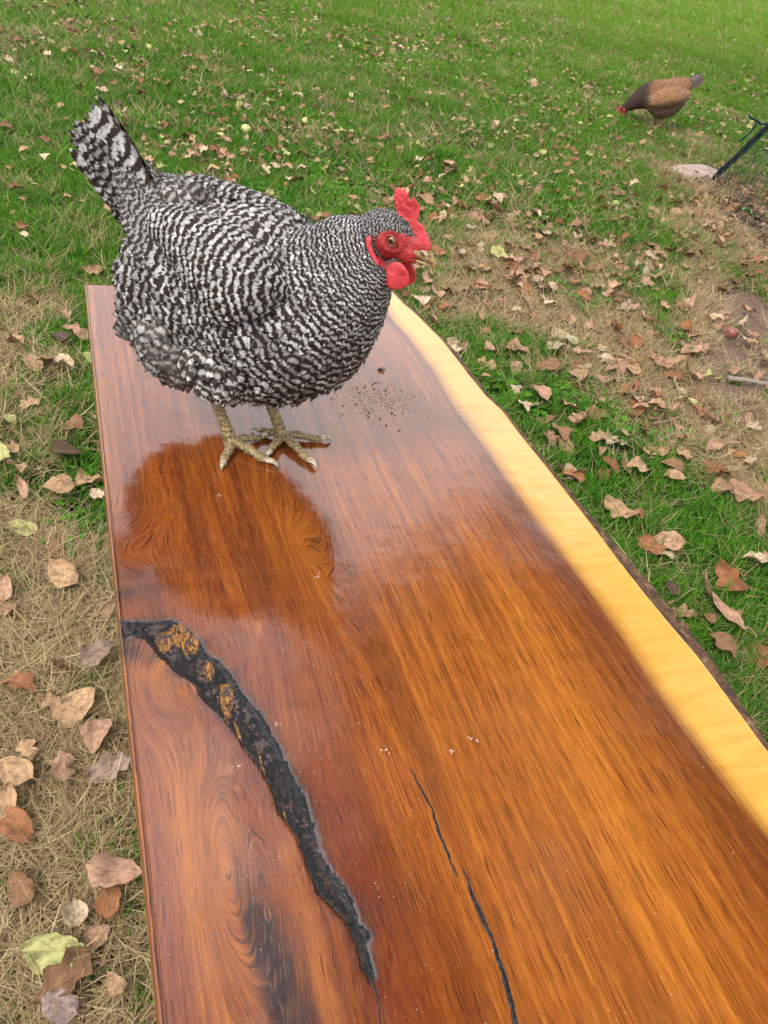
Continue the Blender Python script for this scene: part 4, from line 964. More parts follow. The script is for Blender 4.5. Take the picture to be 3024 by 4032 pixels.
# saddle: feathers rising to the tail
mb = MB()
for k in range(330):
    t = rng.uniform(); sd2 = rng.uniform(-1, 1)
    sb = np.array([-.050 - .060 * t, sd2 * (.062 - .036 * t), .262 + .026 * t - .026 * sd2 ** 2 * (1.4 - t)])
    d = np.array([-.75 + .30 * t, sd2 * .22, .25 + .75 * t]); d /= np.linalg.norm(d)
    nw = np.array([.35 + .3 * t, sd2 * .9, .8]); nw -= d * (nw @ d); nw /= np.linalg.norm(nw); b = rng.uniform(.30, .46)
    add_feathers(mb, sb[None], d[None], nw[None], np.array([rng.uniform(.030, .046)]), np.array([rng.uniform(.013, .019)]), np.array([rng.uniform(-.2, .2)]), np.array([1 / .0070]), np.array([[b, b * .96, b * .92]]), rng, .12, soft=np.array([.15]))
for k in range(120):                                            # raised tuft on the far side of the saddle
    a = rng.uniform(0, 6.28); rr = rng.uniform() ** .5; sb = np.array([-.098 + .030 * rr * math.cos(a), .050 + .022 * rr * math.sin(a), .292 - .022 * rr * rr]); nw = np.array([.6 * rr * math.cos(a), .6 * rr * math.sin(a), 1.]); nw /= np.linalg.norm(nw)
    d = np.array([-.9, .1, .35]) + rng.normal(0, .2, 3); d -= nw * (nw @ d); d /= np.linalg.norm(d); b = rng.uniform(.25, .42)
    add_feathers(mb, sb[None], d[None], nw[None], np.array([rng.uniform(.024, .034)]), np.array([rng.uniform(.013, .018)]), np.array([rng.uniform(-.2, .2)]), np.array([1 / .0085]), np.array([[b, b * .95, b * .90]]), rng, .16, soft=np.array([.45]))
obj('saddle_plumage', mb.mesh('saddle_plumage', BAR, True), hen, kind='stuff')
# tail: a tented fan of long barred feathers
tip = hp(335, 452, 0); base = hp(585, 800, 0); tdir = tip - base; TLn = np.linalg.norm(tdir); tdir /= TLn; print('tail', base, tip, TLn)
fwdn = np.cross(np.array([0, 1., 0]), tdir)
for k in range(16):
    lay = k // 2; sg = -1 if k % 2 else 1; t = lay / 7
    spread = R(-4 + 10 * t)                                     # fan within the middle plane, towards the rear
    dn = math.cos(spread) * tdir - math.sin(spread) * (-fwdn if fwdn[0] < 0 else fwdn) 
    dn = dn + np.array([0, sg * (.05 + .10 * t), 0]); dn /= np.linalg.norm(dn)
    b0 = base + np.array([0, sg * (.005 + .007 * t), 0]) + (fwdn * (1 if fwdn[0] > 0 else -1)) * (.016 - .032 * t)
    nw = np.array([.25, sg * .97, .1]); nw -= dn * (nw @ dn); nw /= np.linalg.norm(nw)
    fb = MB(); Lk = TLn * (1.02 - .20 * t) * rng.uniform(.95, 1.04); bcol = rng.uniform(.40, .52)
    add_feathers(fb, b0[None], dn[None], nw[None], np.array([Lk]), np.array([.027]), np.array([rng.uniform()]), np.array([1 / .0185]), np.array([[bcol, bcol * .95, bcol * .90]]), rng, .05, nu=7, nv=22, curve=1.0, round_=3.5)
    obj('tail_feather', fb.mesh('tail_feather', BAR, True), hen)
mb = MB()
for k in range(170):                                            # coverts round the foot of the tail
    t = rng.uniform() ** .8; a = rng.uniform(-1, 1); sg = rng.choice([-1, 1])
    b0 = base + tdir * (-.02 + .075 * t) + np.array([-.014 * a * (1 - .3 * t) - .004, sg * (.020 - .010 * t) * (1 - .5 * abs(a)) , 0]) + np.array([-.01, 0, -.012]) * (1 - t)
    d = tdir + np.array([-.35 * max(a, 0) + .05, sg * .16, 0]) + rng.normal(0, .07, 3); d /= np.linalg.norm(d)
    nw = np.array([-.5 * a, sg * 1., .15]); nw -= d * (nw @ d); nw /= np.linalg.norm(nw); b = rng.uniform(.28, .45)
    add_feathers(mb, b0[None], d[None], nw[None], np.array([rng.uniform(.034, .052)]), np.array([rng.uniform(.015, .021)]), np.array([rng.uniform()]), np.array([1 / .0105]), np.array([[b, b * .96, b * .92]]), rng, .12)
obj('tail_coverts', mb.mesh('tail_coverts', BAR, True), hen, kind='stuff')
# wisps of down round the belly and rear
def down(P, mb_, n, L, rng, zmax, cond, col, wd=.0005, zdir=-.5):
    ns, nth, _ = P.shape; i_ = rng.integers(1, ns - 1, n); j_ = rng.integers(0, nth, n); p = P[i_, j_]; ok_ = cond(p); p = p[ok_]; i_ = i_[ok_]; j_ = j_[ok_]
    c = P[i_].mean(1); o = p - c; o /= np.linalg.norm(o, axis=1)[:, None]; d = o + np.array([-.6, 0, zdir]) + rng.normal(0, .45, o.shape); d /= np.linalg.norm(d, axis=1)[:, None]
    s_ = np.cross(d, rng.normal(size=d.shape)); s_ /= np.linalg.norm(s_, axis=1)[:, None]; nn = len(p); l = L * rng.uniform(.5, 1.2, nn)[:, None]
    bend = np.array([0, 0, -1]) * l * .25
    V_ = np.stack([p + o * .002 - s_ * wd, p + o * .002 + s_ * wd, p + d * l * .6 + s_ * wd * .7 + bend * .4, p + d * l * .6 - s_ * wd * .7 + bend * .4, p + d * l + bend], 1).reshape(-1, 3)
    F4 = np.array([[0, 1, 2, 3]]); F3 = np.array([[3, 2, 4]]); off = (np.arange(nn) * 5)[:, None]
    b = rng.uniform(.5, 1.2, nn)[:, None] * np.array(col)
    mb_.add(V_, [F4 + off, F3 + off], {'fv': np.repeat(rng.uniform(0, 1, nn), 5) + np.tile([0, 0, .5, .5, .9], nn), 'fu': 0., 'ft': 0., 'fs': .8}); mb_.C.setdefault('fc', []).append(np.repeat(b, 5, 0))
mb = MB(); down(BP, mb, 16000, .016, rng, 0, lambda p: ((p[:, 2] < .10) & (p[:, 0] < .08)) | (p[:, 0] < -.10) & (p[:, 2] < .2), (.33, .30, .27))
obj('down', mb.mesh('down', BAR, True), hen, kind='stuff')

# head furniture
def blade_solid(outline, thick, to3, name, mat, parent, bulge=1.0, lab=None):
    """outline (n,2) closed; filled, given thickness with a rounded rim"""
    import bmesh
    O_ = np.array(outline, float); n_ = len(O_)
    c = O_.mean(0); bm = bmesh.new()
    rings_ = [(1.0, .0), (.955, .55), (.85, .85), (.6, 1.0), (.25, 1.05)]
    def pt(k, s_, z_): q = c + (O_[k] - c) * s_; return bm.verts.new(to3(q[0], z_ * thick * .5 * (1 + (.5 * bulge - .5)), q[1]))
    for sg in (1, -1):
        rows = [[pt(k, s_, sg * z_) for k in range(n_)] for s_, z_ in rings_]
        for r1, r2 in zip(rows, rows[1:]):
            for k in range(n_): bm.faces.new((r1[k], r1[(k + 1) % n_], r2[(k + 1) % n_], r2[k]))
        q = c; v0 = bm.verts.new(to3(q[0], sg * thick * .52, q[1]))
        for k in range(n_): bm.faces.new((rows[-1][k], rows[-1][(k + 1) % n_], v0))
    bmesh.ops.remove_doubles(bm, verts=bm.verts, dist=1e-6); bmesh.ops.recalc_face_normals(bm, faces=bm.faces)
    me_ = bpy.data.meshes.new(name); bm.to_mesh(me_); bm.free(); me_.materials.append(mat)
    me_.polygons.foreach_set('use_smooth', np.ones(len(me_.polygons), bool)); return obj(name, me_, parent)
# comb: a ridge along the skull plus five points
CO = [(36, 8.5), (34.5, 14.5), (27, 20), (16, 26), (10.5, 25), (6.5, 35), (4.2, 39.5), (2.6, 36), (1.4, 26.5), (-1.6, 37), (-4.4, 44.5), (-5.8, 40), (-5.2, 29), (-8.8, 40), (-12, 46), (-12.9, 42), (-11.4, 32), (-14.3, 42), (-16.8, 46),
      (-17.6, 42), (-17.6, 36), (-21, 41.5), (-24, 40), (-25, 36), (-22, 31), (-17, 25), (-12.5, 21), (-5, 17), (5, 16), (13, 12), (22, 7.5), (30, 5)]
import bmesh
def comb_mesh():
    O_ = np.array(CO) * .001; bm = bmesh.new()
    # triangulated sheet, thickened with smoothing
    vs_ = [bm.verts.new(Vector((a, 0, b))) for a, b in O_]; f = bm.faces.new(vs_)
    bmesh.ops.triangulate(bm, faces=[f])
    for _ in range(3): bmesh.ops.subdivide_edges(bm, edges=bm.edges[:], cuts=1, use_grid_fill=True)
    me_ = bpy.data.meshes.new('c'); bm.to_mesh(me_); bm.free(); o = bpy.data.objects.new('c', me_); COL.objects.link(o)
    s_ = o.modifiers.new('s', 'SOLIDIFY'); s_.thickness = .0024; s_.offset = 0
    r = o.modifiers.new('r', 'REMESH'); r.mode = 'VOXEL'; r.voxel_size = .0007; q_ = o.modifiers.new('q', 'SMOOTH'); q_.iterations = 2; q_.factor = .5
    dg = bpy.context.evaluated_depsgraph_get(); m2 = bpy.data.meshes.new_from_object(o.evaluated_get(dg)); bpy.data.objects.remove(o)
    n_ = len(m2.vertices); c_ = np.empty(n_ * 3, np.float32); m2.vertices.foreach_get('co', c_); c_ = c_.reshape(-1, 3).astype(float)
    thick = 1 + 1.6 * sstep(.024, .008, c_[:, 2] - .0 * c_[:, 0]) ; c_[:, 1] *= thick
    c_[:, 1] += .0022 * np.sin(c_[:, 0] * 190) * sstep(.020, .045, c_[:, 2]) + (fbm(c_[:, 0] * 300, c_[:, 2] * 300, 5, 2) - .5) * .0012 * np.sign(c_[:, 1])
    w_ = H0 + c_ @ HR.T; m2.vertices.foreach_set('co', w_.astype(np.float32).ravel()); m2.polygons.foreach_set('use_smooth', np.ones(len(m2.polygons), bool)); m2.name = 'comb'; m2.materials.clear(); m2.materials.append(COMB); return m2
obj('comb', comb_mesh(), hen)
# wattles hang straight down under the beak
def wattle(cpx, off, wd, ht, name='wattle', tilt=0., th_=.0040):
    c = hp(*cpx, off); a = np.linspace(0, 2 * np.pi, 25)[:-1]
    ou = [(wd * .5 * math.sin(t) * (1 + .16 * math.cos(t + np.pi)), ht * .5 * math.cos(t)) for t in a]
    ax = np.array([math.cos(tilt), math.sin(tilt), 0]); ay = np.array([-math.sin(tilt), math.cos(tilt), 0])
    def to3(x_, y_, z_): 
        return tuple(c + ax * x_ + ay * (y_ + .0022 * math.sin(x_ * 260) * (z_ < .004)) + np.array([0, 0, 1.]) * z_)
    blade_solid(ou, th_, to3, name, COMB, hen)
wattle((1562, 1086), -.011, .0265, .0300, tilt=R(8)); wattle((1602, 1074), .010, .021, .027, tilt=R(-8))
def lobe(off):
    s = np.sign(off); P = spline(np.array([hd(-.021, off, -.009), hd(-.0165, off * 1.12, -.017), hd(-.006, off * 1.12, -.026), hd(.003, off * 1.1, -.031)]), 16)
    V_, F_ = tube(P, [.0022, .003, .0034, .0033, .0032, .0032, .0033, .0034, .0036, .0039, .0042, .0044, .0044, .004, .003, .0014], 12); me_ = mesh('ear_lobe', V_, F_, COMB); obj('ear_lobe', me_, hen)
lobe(-.0175); lobe(.0175)
# brow and eyelid folds, eyes
for s in (-1, 1):
    e0 = hd(0, s * .0162, 0); out = HY * s
    th = np.linspace(0, 2 * np.pi, 33); P = np.array([e0 + HX * .0060 * math.cos(t) + HZ * .0052 * math.sin(t) - out * .0003 for t in th[:-1]])
    Rr = .0011; n_ = len(P); Vt = []
    for k in range(n_):
        t3 = P[(k + 1) % n_] - P[k - 1]; t3 /= np.linalg.norm(t3); rad = (P[k] - e0); rad -= out * (rad @ out); rad /= np.linalg.norm(rad)
        for q in range(8): a = q * np.pi / 4; Vt.append(P[k] + Rr * (math.cos(a) * rad + math.sin(a) * out))
    Fs_ = np.array([[k * 8 + q, k * 8 + (q + 1) % 8, ((k + 1) % n_) * 8 + (q + 1) % 8, ((k + 1) % n_) * 8 + q] for k in range(n_) for q in range(8)])
    obj('eyelid', mesh('eyelid', np.array(Vt), Fs_, plain('eyelid_skin', (.16, .03, .025), .5)), hen)
    nr_, na = 10, 28; V_ = []; er = []
    for a in range(nr_):
        ph = (a / (nr_ - 1)) * 1.25
        for b in range(na):
            t = b * 2 * np.pi / na; V_.append(e0 - out * .0042 + .0056 * (math.cos(ph) * out + math.sin(ph) * (math.cos(t) * HX + math.sin(t) * HZ))); er.append(math.sin(ph) * 1.02)
    obj('eye', mesh('eye', np.array(V_), grid_faces(na, nr_, True) if s < 0 else grid_faces(na, nr_, True)[:, ::-1], EYE, True, {'er': er}), hen)
# beak: hooked upper half over a shorter lower half
def beak(prof_top, prof_bot, wid, name):
    n_ = 22; T_ = spline(np.array(prof_top) * .001, n_); B_ = spline(np.array(prof_bot) * .001, n_); W_ = np.interp(np.linspace(0, 1, n_), np.linspace(0, 1, len(wid)), wid) * .001
    V_ = []; k_ = 16
    for t_, b_, w_ in zip(T_, B_, W_):
        c = (t_ + b_) / 2; h = (t_ - b_) / 2
        for q in range(k_):
            a = q * 2 * np.pi / k_; y_ = np.sign(math.sin(a)) * abs(math.sin(a)) ** .9 * w_; s_ = math.cos(a)
            V_.append(hd(c[0] + h[0] * s_, y_, c[1] + h[1] * s_))
    V_ = np.array(V_); Fs_ = [grid_faces(k_, n_, True)]
    c0 = len(V_); V_ = np.vstack([V_, V_[:k_].mean(0), V_[-k_:].mean(0)]); i_ = np.arange(k_); j_ = (i_ + 1) % k_; e = (n_ - 1) * k_
    Fs_.append(np.vstack([np.stack([j_, i_, np.full(k_, c0)], 1), np.stack([e + i_, e + j_, np.full(k_, c0 + 1)], 1)]))
    return obj(name, mesh(name, V_, Fs_, BEAK), hen)
ub = beak([(22, 7), (32, 8.6), (41, 7.5), (48, 3.2), (52.5, -3.2)], [(18, -8), (29, -4.5), (38, -2.6), (45, -2.6), (52.0, -3.8)], [8.2, 7.2, 5.6, 3.8, 1.6, .4], 'beak')
beak([(16, -9.5), (28, -5.6), (36, -4.0), (42, -3.6), (46.5, -3.9)], [(16, -13), (28, -9.2), (36, -7.0), (42, -5.4), (46.5, -4.4)], [6.5, 5.4, 4.2, 2.4, .4], 'lower_beak')
for s in (-1, 1):
    V_, F_ = ellipsoid(hd(.0325, s * .0062, .0042), (.0034, .0010, .0013), HR @ np.array(Matrix.Rotation(R(15), 3, 'Y'))); obj('nostril', mesh('nostril', V_, F_, plain('nostril_dark', (.05, .03, .02), .5)), ub)

# ------------------------------------------------------------------ the second, brown hen pecking in the lawn
def gz_at(p): return float(gheight(np.array([p[0]]), np.array([p[1]]))[0])
def ground_at(x, y):
    p = at(x, y); z_ = gz_at(p); p = at(x, y, z_); return p
f2 = ground_at(2572, 518); k2 = ((f2 - CAM) @ FW) / 4.33
hen2 = empty('hen', (0, 0, 0), 0, label='brown hen with dark neck and grey tail pecking in the grass', category='hen')
place(hen2, to_o(f2 + np.array([.02, 0, .030])), R(180 - 17), k2 * 1.0)
PLAIN = feather_material('brown_feather', False)
r2 = np.random.default_rng(9)
RG2 = [(-.122, .212, 0, .012, .014, .012), (-.110, .206, -4, .036, .042, .036), (-.082, .184, -12, .064, .074, .062), (-.040, .160, -12, .082, .094, .082), (.005, .144, -8, .088, .098, .088), (.048, .142, -10, .082, .092, .082),
       (.086, .140, -20, .072, .074, .068), (.118, .132, -32, .058, .054, .050), (.145, .118, -42, .044, .042, .038), (.170, .102, -48, .033, .032, .029), (.190, .086, -50, .024, .023, .021)]
P2 = loft(RG2, 90, 48)
parts2 = [(np.concatenate([P2.reshape(-1, 3), P2[0].mean(0)[None], P2[-1].mean(0)[None]]), [grid_faces(48, 90, True)[:, ::-1], np.concatenate([np.stack([np.arange(48), (np.arange(48) + 1) % 48, np.full(48, 4320)], 1), np.stack([89 * 48 + (np.arange(48) + 1) % 48, 89 * 48 + np.arange(48), np.full(48, 4321)], 1)])])]
H2 = np.array([.203, 0, .076]); a2 = R(48); X2 = np.array([math.cos(a2), 0, -math.sin(a2)]); Z2 = np.array([math.sin(a2), 0, math.cos(a2)]); R2 = np.stack([X2, HY, Z2], 1)
parts2.append(ellipsoid(H2, (.024, .0155, .019), R2))
for sx, sy in ((.012, -.030), (-.022, .032)):
    pad = np.array([sx + .02, sy, .008]); ank = np.array([sx, sy, .055]); hk = np.array([sx - .012, sy, .085])
    parts2.append(tube(spline([pad, ank, hk], 14), np.linspace(.0062, .0085, 14), 10)); parts2.append(ellipsoid(hk + [.012, 0, .03], (.030, .024, .045)))
    for an, L_ in ((-28, .045), (2, .055), (32, .045), (178, .022)):
        e = pad + np.array([math.cos(R(an)) * L_, math.sin(R(an)) * L_, -.004]); parts2.append(tube(spline([pad, (pad + e) / 2 + [0, 0, .003], e], 8), np.linspace(.0052, .003, 8), 8))
me2, c2 = remesh(parts2, .0032, 'body', 3); h2 = (c2 - H2) @ R2
fc2 = (np.sqrt(((h2[:, 0] - .008) / .020) ** 2 + ((h2[:, 2] + .003) / .013) ** 2) < 1) * (np.linalg.norm(h2, axis=1) < .034)
set_attr(me2, skin=((c2[:, 2] < .07) & (np.abs(c2[:, 0]) < .08)).astype(float), face=fc2.astype(float)); me2.materials.append(SKIN); obj('body', me2, hen2)
def nf2(pos): h = (pos - H2) @ R2; return np.sqrt(((h[:, 0] - .008) / .021) ** 2 + ((h[:, 2] + .003) / .014) ** 2) < 1
def props2(a, th, pos, d, st, rng):
    n = len(pos); L = d * 3.0 * np.clip(st, .85, 1.5) * rng.uniform(.85, 1.15, n); W = d * 1.7 * rng.uniform(.85, 1.15, n)
    up_ = sstep(.11, .17, pos[:, 2])[:, None]; nk = sstep(.085, .125, pos[:, 0])[:, None]; tl = sstep(-.09, -.14, pos[:, 0])[:, None]
    c = (1 - up_) * np.array([.175, .115, .078]) + up_ * np.array([.235, .118, .055]); c = c * (1 - nk) + nk * np.array([.030, .020, .016]); c = c * (1 - tl) + tl * np.array([.15, .125, .12])
    return ~nf2(pos), L, W, c * rng.uniform(.75, 1.3, (n, 1)), np.zeros(n), .14
mb = MB(); loft_body_feathers(P2, mb, r2, dict(start=.0, row=lambda a: float(np.interp(a, [0, .05, .12, .4], [.004, .006, .010, .011])), phase=lambda q: q, invpitch=lambda q: np.full(len(q), 100.), pitchat=lambda a: .01, jit=.3, props=props2, droop=lambda a, pos: .15 * (pos[:, 2] < .15), aspect=.85))
obj('body_plumage', mb.mesh('body_plumage', PLAIN, True), hen2, kind='stuff')
mb = MB(); q = r2.normal(size=(420, 3)); q /= np.linalg.norm(q, axis=1)[:, None]; l_ = q * np.array([.024, .0155, .019]); pos = H2 + l_ @ R2.T; nw = (q / np.array([.024, .0155, .019])); nw /= np.linalg.norm(nw, axis=1)[:, None]; nw = nw @ R2.T
dd = -X2 - nw * (nw @ -X2)[:, None]; dd /= np.linalg.norm(dd, axis=1)[:, None] + 1e-9; ok_ = ~nf2(pos) & (l_[:, 0] < .016); k_ = ok_.sum()
add_feathers(mb, pos[ok_], dd[ok_], nw[ok_], np.full(k_, .010), np.full(k_, .0045), np.zeros(k_), np.full(k_, 100.), np.tile([.018, .012, .010], (k_, 1)), r2, .15, nu=3, nv=4); obj('head_plumage', mb.mesh('head_plumage', PLAIN, True), hen2, kind='stuff')
for s in (1, -1):                                               # folded wings
    c = np.array([-.005, s * .076, .160]); tl_ = R(12); WX = np.array([math.cos(tl_), 0, -math.sin(tl_)]); WZ = np.array([math.sin(tl_), 0, math.cos(tl_)]); WY = np.array([0, s, 0.])
    ln = R(24); WZ_ = WZ * math.cos(ln) - WY * math.sin(ln); WYo = WY * math.cos(ln) + WZ * math.sin(ln); Rm = np.stack([WX, WYo, WZ_], 1)
    V_, F_ = ellipsoid(c, (.096, .028, .048), Rm, 40, 20); wv_ = obj('wing', mesh('wing', V_, F_, SKIN, True, {'skin': np.zeros(len(V_)), 'face': np.zeros(len(V_))}), hen2)
    mb = MB()
    for ia, a in enumerate(np.linspace(.95, -.85, 20)):
        hb = math.sqrt(1 - a * a) * .97; nb_ = max(2, int(hb * 13)); b = np.linspace(-hb, hb, nb_) + r2.normal(0, .015, nb_); b = np.clip(b, -hb, hb); kk = np.sqrt(np.clip(1 - a * a - b * b, 0, 1))
        p = c + np.stack([np.full(nb_, a) * .098, kk * .030, b * .050], 1) @ Rm.T; nw = np.stack([np.full(nb_, a) / .098, kk / .018 + 8, b / .050], 1); nw /= np.linalg.norm(nw, axis=1)[:, None]; nw = nw @ Rm.T
        d0 = -WX - .10 * b[:, None] * WZ_; dd = d0 - nw * (nw * d0).sum(1)[:, None]; dd /= np.linalg.norm(dd, axis=1)[:, None]
        low = sstep(-.25, -.8, b)[:, None]; rear = sstep(-.3, -.9, a); col = (np.array([.27, .130, .060]) * (1 - low * .72) * (1 - rear * .3) + np.array([.05, .045, .045]) * rear) * r2.uniform(.75, 1.25, (nb_, 1))
        add_feathers(mb, p - nw * .001, dd, nw, np.full(nb_, .030 + .016 * rear), np.full(nb_, .015), np.zeros(nb_), np.full(nb_, 100.), col, r2, .12)
    obj('wing_coverts', mb.mesh('wing_coverts', PLAIN, True), wv_, kind='stuff')
for k in range(10):
    sg = -1 if k % 2 else 1; t = (k // 2) / 4; an = R(14 + 20 * t); dn = np.array([-math.cos(an), sg * (.10 + .1 * t), math.sin(an)]); dn /= np.linalg.norm(dn); nw = np.array([.2, sg, .4]); nw -= dn * (nw @ dn); nw /= np.linalg.norm(nw)
    fb = MB(); add_feathers(fb, np.array([[-.092, sg * .012, .210 + .012 * t]]), dn[None], nw[None], np.array([.092]), np.array([.036]), np.zeros(1), np.array([100.]), np.array([[.14, .12, .115]]) * r2.uniform(.8, 1.2), r2, .05, nu=5, nv=12, curve=1.)
    obj('tail_feather', fb.mesh('tail_feather', PLAIN, True), hen2)
bk = MB()
V_, F_ = tube(spline([H2 + X2 * .016, H2 + X2 * .032 - Z2 * .002, H2 + X2 * .046 - Z2 * .008], 8), np.array([.0075, .0068, .006, .005, .004, .003, .0018, .0006]), 10); obj('beak', mesh('beak', V_, F_, BEAK), hen2)
V_, F_ = ellipsoid(H2 + X2 * .014 + Z2 * .020, (.016, .003, .007), R2); obj('comb', mesh('comb', V_, F_, COMB), hen2)
for s in (-1, 1):
    V_, F_ = ellipsoid(H2 + X2 * .016 - Z2 * .016 + HY * s * .008, (.007, .0028, .009), R2); obj('wattle', mesh('wattle', V_, F_, COMB), hen2)
    V_, F_ = ellipsoid(H2 + X2 * .002 + Z2 * .002 + HY * s * .0150, (.004, .002, .004), R2); obj('eye', mesh('eye', V_, F_, EYE, True, {'er': np.full(len(V_), .3)}), hen2)

# ------------------------------------------------------------------ fallen leaves
def leaf_shape(kind, rng, nu=7, nv=11):
    u = np.linspace(-1, 1, nu); v = np.linspace(0, 1, nv); U, Vv = np.meshgrid(u, v)
    if kind == 'ovate': w_ = np.sin(np.pi * v ** .72) ** .85 * .62
    elif kind == 'broad': w_ = np.sin(np.pi * v ** .62) ** .7 * .80
    elif kind == 'long': w_ = np.sin(np.pi * v ** .85) ** .8 * .36
    else: w_ = np.sin(np.pi * v ** .75) ** .7 * .56 * (1 + .36 * np.sin(v * 17 + rng.uniform(0, 6)))
    w_ = np.maximum(w_, .006) * (1 + rng.normal(0, .065, nv)); torn = 1 - (rng.uniform(size=(nv, nu)) < .12) * rng.uniform(.05, .22, (nv, nu))
    asym = 1 + .12 * rng.normal() * np.sign(U)
    X = U * w_[:, None] * .5 * asym * np.where(np.abs(U) > .9, torn, 1); Y = Vv + .06 * np.abs(U) * np.sin(np.pi * Vv) - .5 + rng.normal(0, .010, U.shape)
    cup = rng.normal(0, .45) + .25; bend = rng.normal(0, .5); twist = rng.normal(0, .45); crump = rng.uniform(.035, .10)
    Z = cup * (X ** 2) * 2.2 + bend * (Y ** 2) * .8 + twist * X * Y * 1.2 + .05 * np.abs(U) * .6
    Z += (fbm(X * 3.2 + 40 + rng.uniform(0, 50), Y * 3.2 + 9, int(rng.integers(1e5)), 2) - .5) * crump * 5.0 * (.3 + np.abs(U))
    if rng.uniform() < .45:                                   # one side rolled over
        s = rng.choice([-1, 1]); k = np.clip(s * U - .1, 0, 1); Z += k ** 1.6 * rng.uniform(.10, .26); X -= s * k ** 2 * w_[:, None] * rng.uniform(.15, .32)
    V_ = np.stack([X.ravel(), Y.ravel(), Z.ravel() - Z.min() * .7], 1); F_ = grid_faces(nu, nv)
    # stalk
    z0 = V_[nu // 2, 2]; st = np.array([[0, -.49, z0], [rng.normal(0, .03), -.60, z0 + .01], [rng.normal(0, .06), -.70, z0 + .03]]); P = spline(st, 4)
    r0 = .008; Q = []
    for p in P: Q += [p + [-r0, 0, 0], p + [r0, 0, 0], p + [0, 0, r0 * 1.5]]
    Q = np.array(Q); n0 = len(V_); F2 = np.array([[n0 + 3 * i + a, n0 + 3 * i + (a + 1) % 3, n0 + 3 * i + 3 + (a + 1) % 3, n0 + 3 * i + 3 + a] for i in range(3) for a in range(3)])
    lu = np.concatenate([U.ravel(), np.zeros(len(Q))]); lv = np.concatenate([Vv.ravel(), np.zeros(len(Q))])
    return np.vstack([V_, Q]), np.vstack([F_, F2]), lu, lv
def leaf_mat(name, single):
    m = NT(name); lu, lv = m.attr('lu'), m.attr('lv')
    if single: oi = m.n('ObjectInfo'); base = oi.outputs['Color']; seed = oi.outputs['Random']
    else: base = m.attr('lc', True); seed = m.attr('ls')
    q = m.vec(m.math('ADD', m.math('MULTIPLY', lu, 2.2), m.math('MULTIPLY', seed, 37.0)), m.math('ADD', m.math('MULTIPLY', lv, 5.0), m.math('MULTIPLY', seed, 11.0)), seed)
    n1 = m.noise(q, 1.1, 4, .65); n2 = m.noise(q, 5, 4, .7)
    c = m.mix(m.ramp(n1, [(.42, 0.0), (.62, .85)]), base, m.mix(.72, base, (.07, .035, .018)))
    c = m.mix(m.ramp(n2, [(.55, 0.0), (.75, .5)]), c, m.mix(.6, base, (.50, .38, .28)))
    au = m.math('ABSOLUTE', lu); rib = m.ramp(au, [(.0, .8), (.07, 0.0)])
    ve = m.math('ABSOLUTE', m.math('SINE', m.math('MULTIPLY', m.math('SUBTRACT', lv, m.math('MULTIPLY', au, .22)), 26.0))); vf = m.ramp(ve, [(.0, .45), (.16, 0.0)])
    c = m.mix(m.math('MAXIMUM', rib, vf), c, m.mix(.5, base, (.34, .22, .13)))
    m.P(Base_Color=c, Roughness=.72, Normal=m.bump(m.math('SUBTRACT', n2, m.math('MULTIPLY', m.math('MAXIMUM', rib, vf), .6)), .55, .002)); m.b.inputs['Specular IOR Level'].default_value = .25
    return m.m
LM1, LM2 = leaf_mat('dry_leaf', True), leaf_mat('dry_leaf_mass', False)
rl = np.random.default_rng(33); SH = {}
for kd in ('ovate', 'broad', 'long', 'lobed'):
    SH[kd] = []
    for k in range(7):
        V_, F_, lu, lv = leaf_shape(kd, rl); SH[kd].append((V_, F_, lu, lv, mesh('fallen_leaf', V_, F_, LM1, True, {'lu': lu, 'lv': lv})))
TAN, PINK, BRN, DRK, RUST, YEL, PAL = (.40, .245, .125), (.38, .215, .130), (.20, .100, .045), (.055, .030, .016), (.27, .105, .038), (.42, .41, .15), (.47, .35, .22)
CNAME = {TAN: 'tan', PINK: 'pinkish tan', BRN: 'brown', DRK: 'dark brown', RUST: 'rusty brown', YEL: 'pale yellow-green', PAL: 'pale beige'}
def leaf_at(px, py, size, az, kind, col, vi, label, tilt=(0, 0), lift=.02, group=None):
    p = at(px, py, .02); z_ = gz_at(p)
    o = obj('fallen_leaf', SH[kind][vi % 7][4]); o.location = (p[0], p[1], z_ + lift); o.scale = (size,) * 3; o.rotation_euler = (tilt[0], tilt[1], az)
    o.color = (*col, 1); o['label'] = label; o['category'] = 'leaf'
    if group: o['group'] = group
    return o
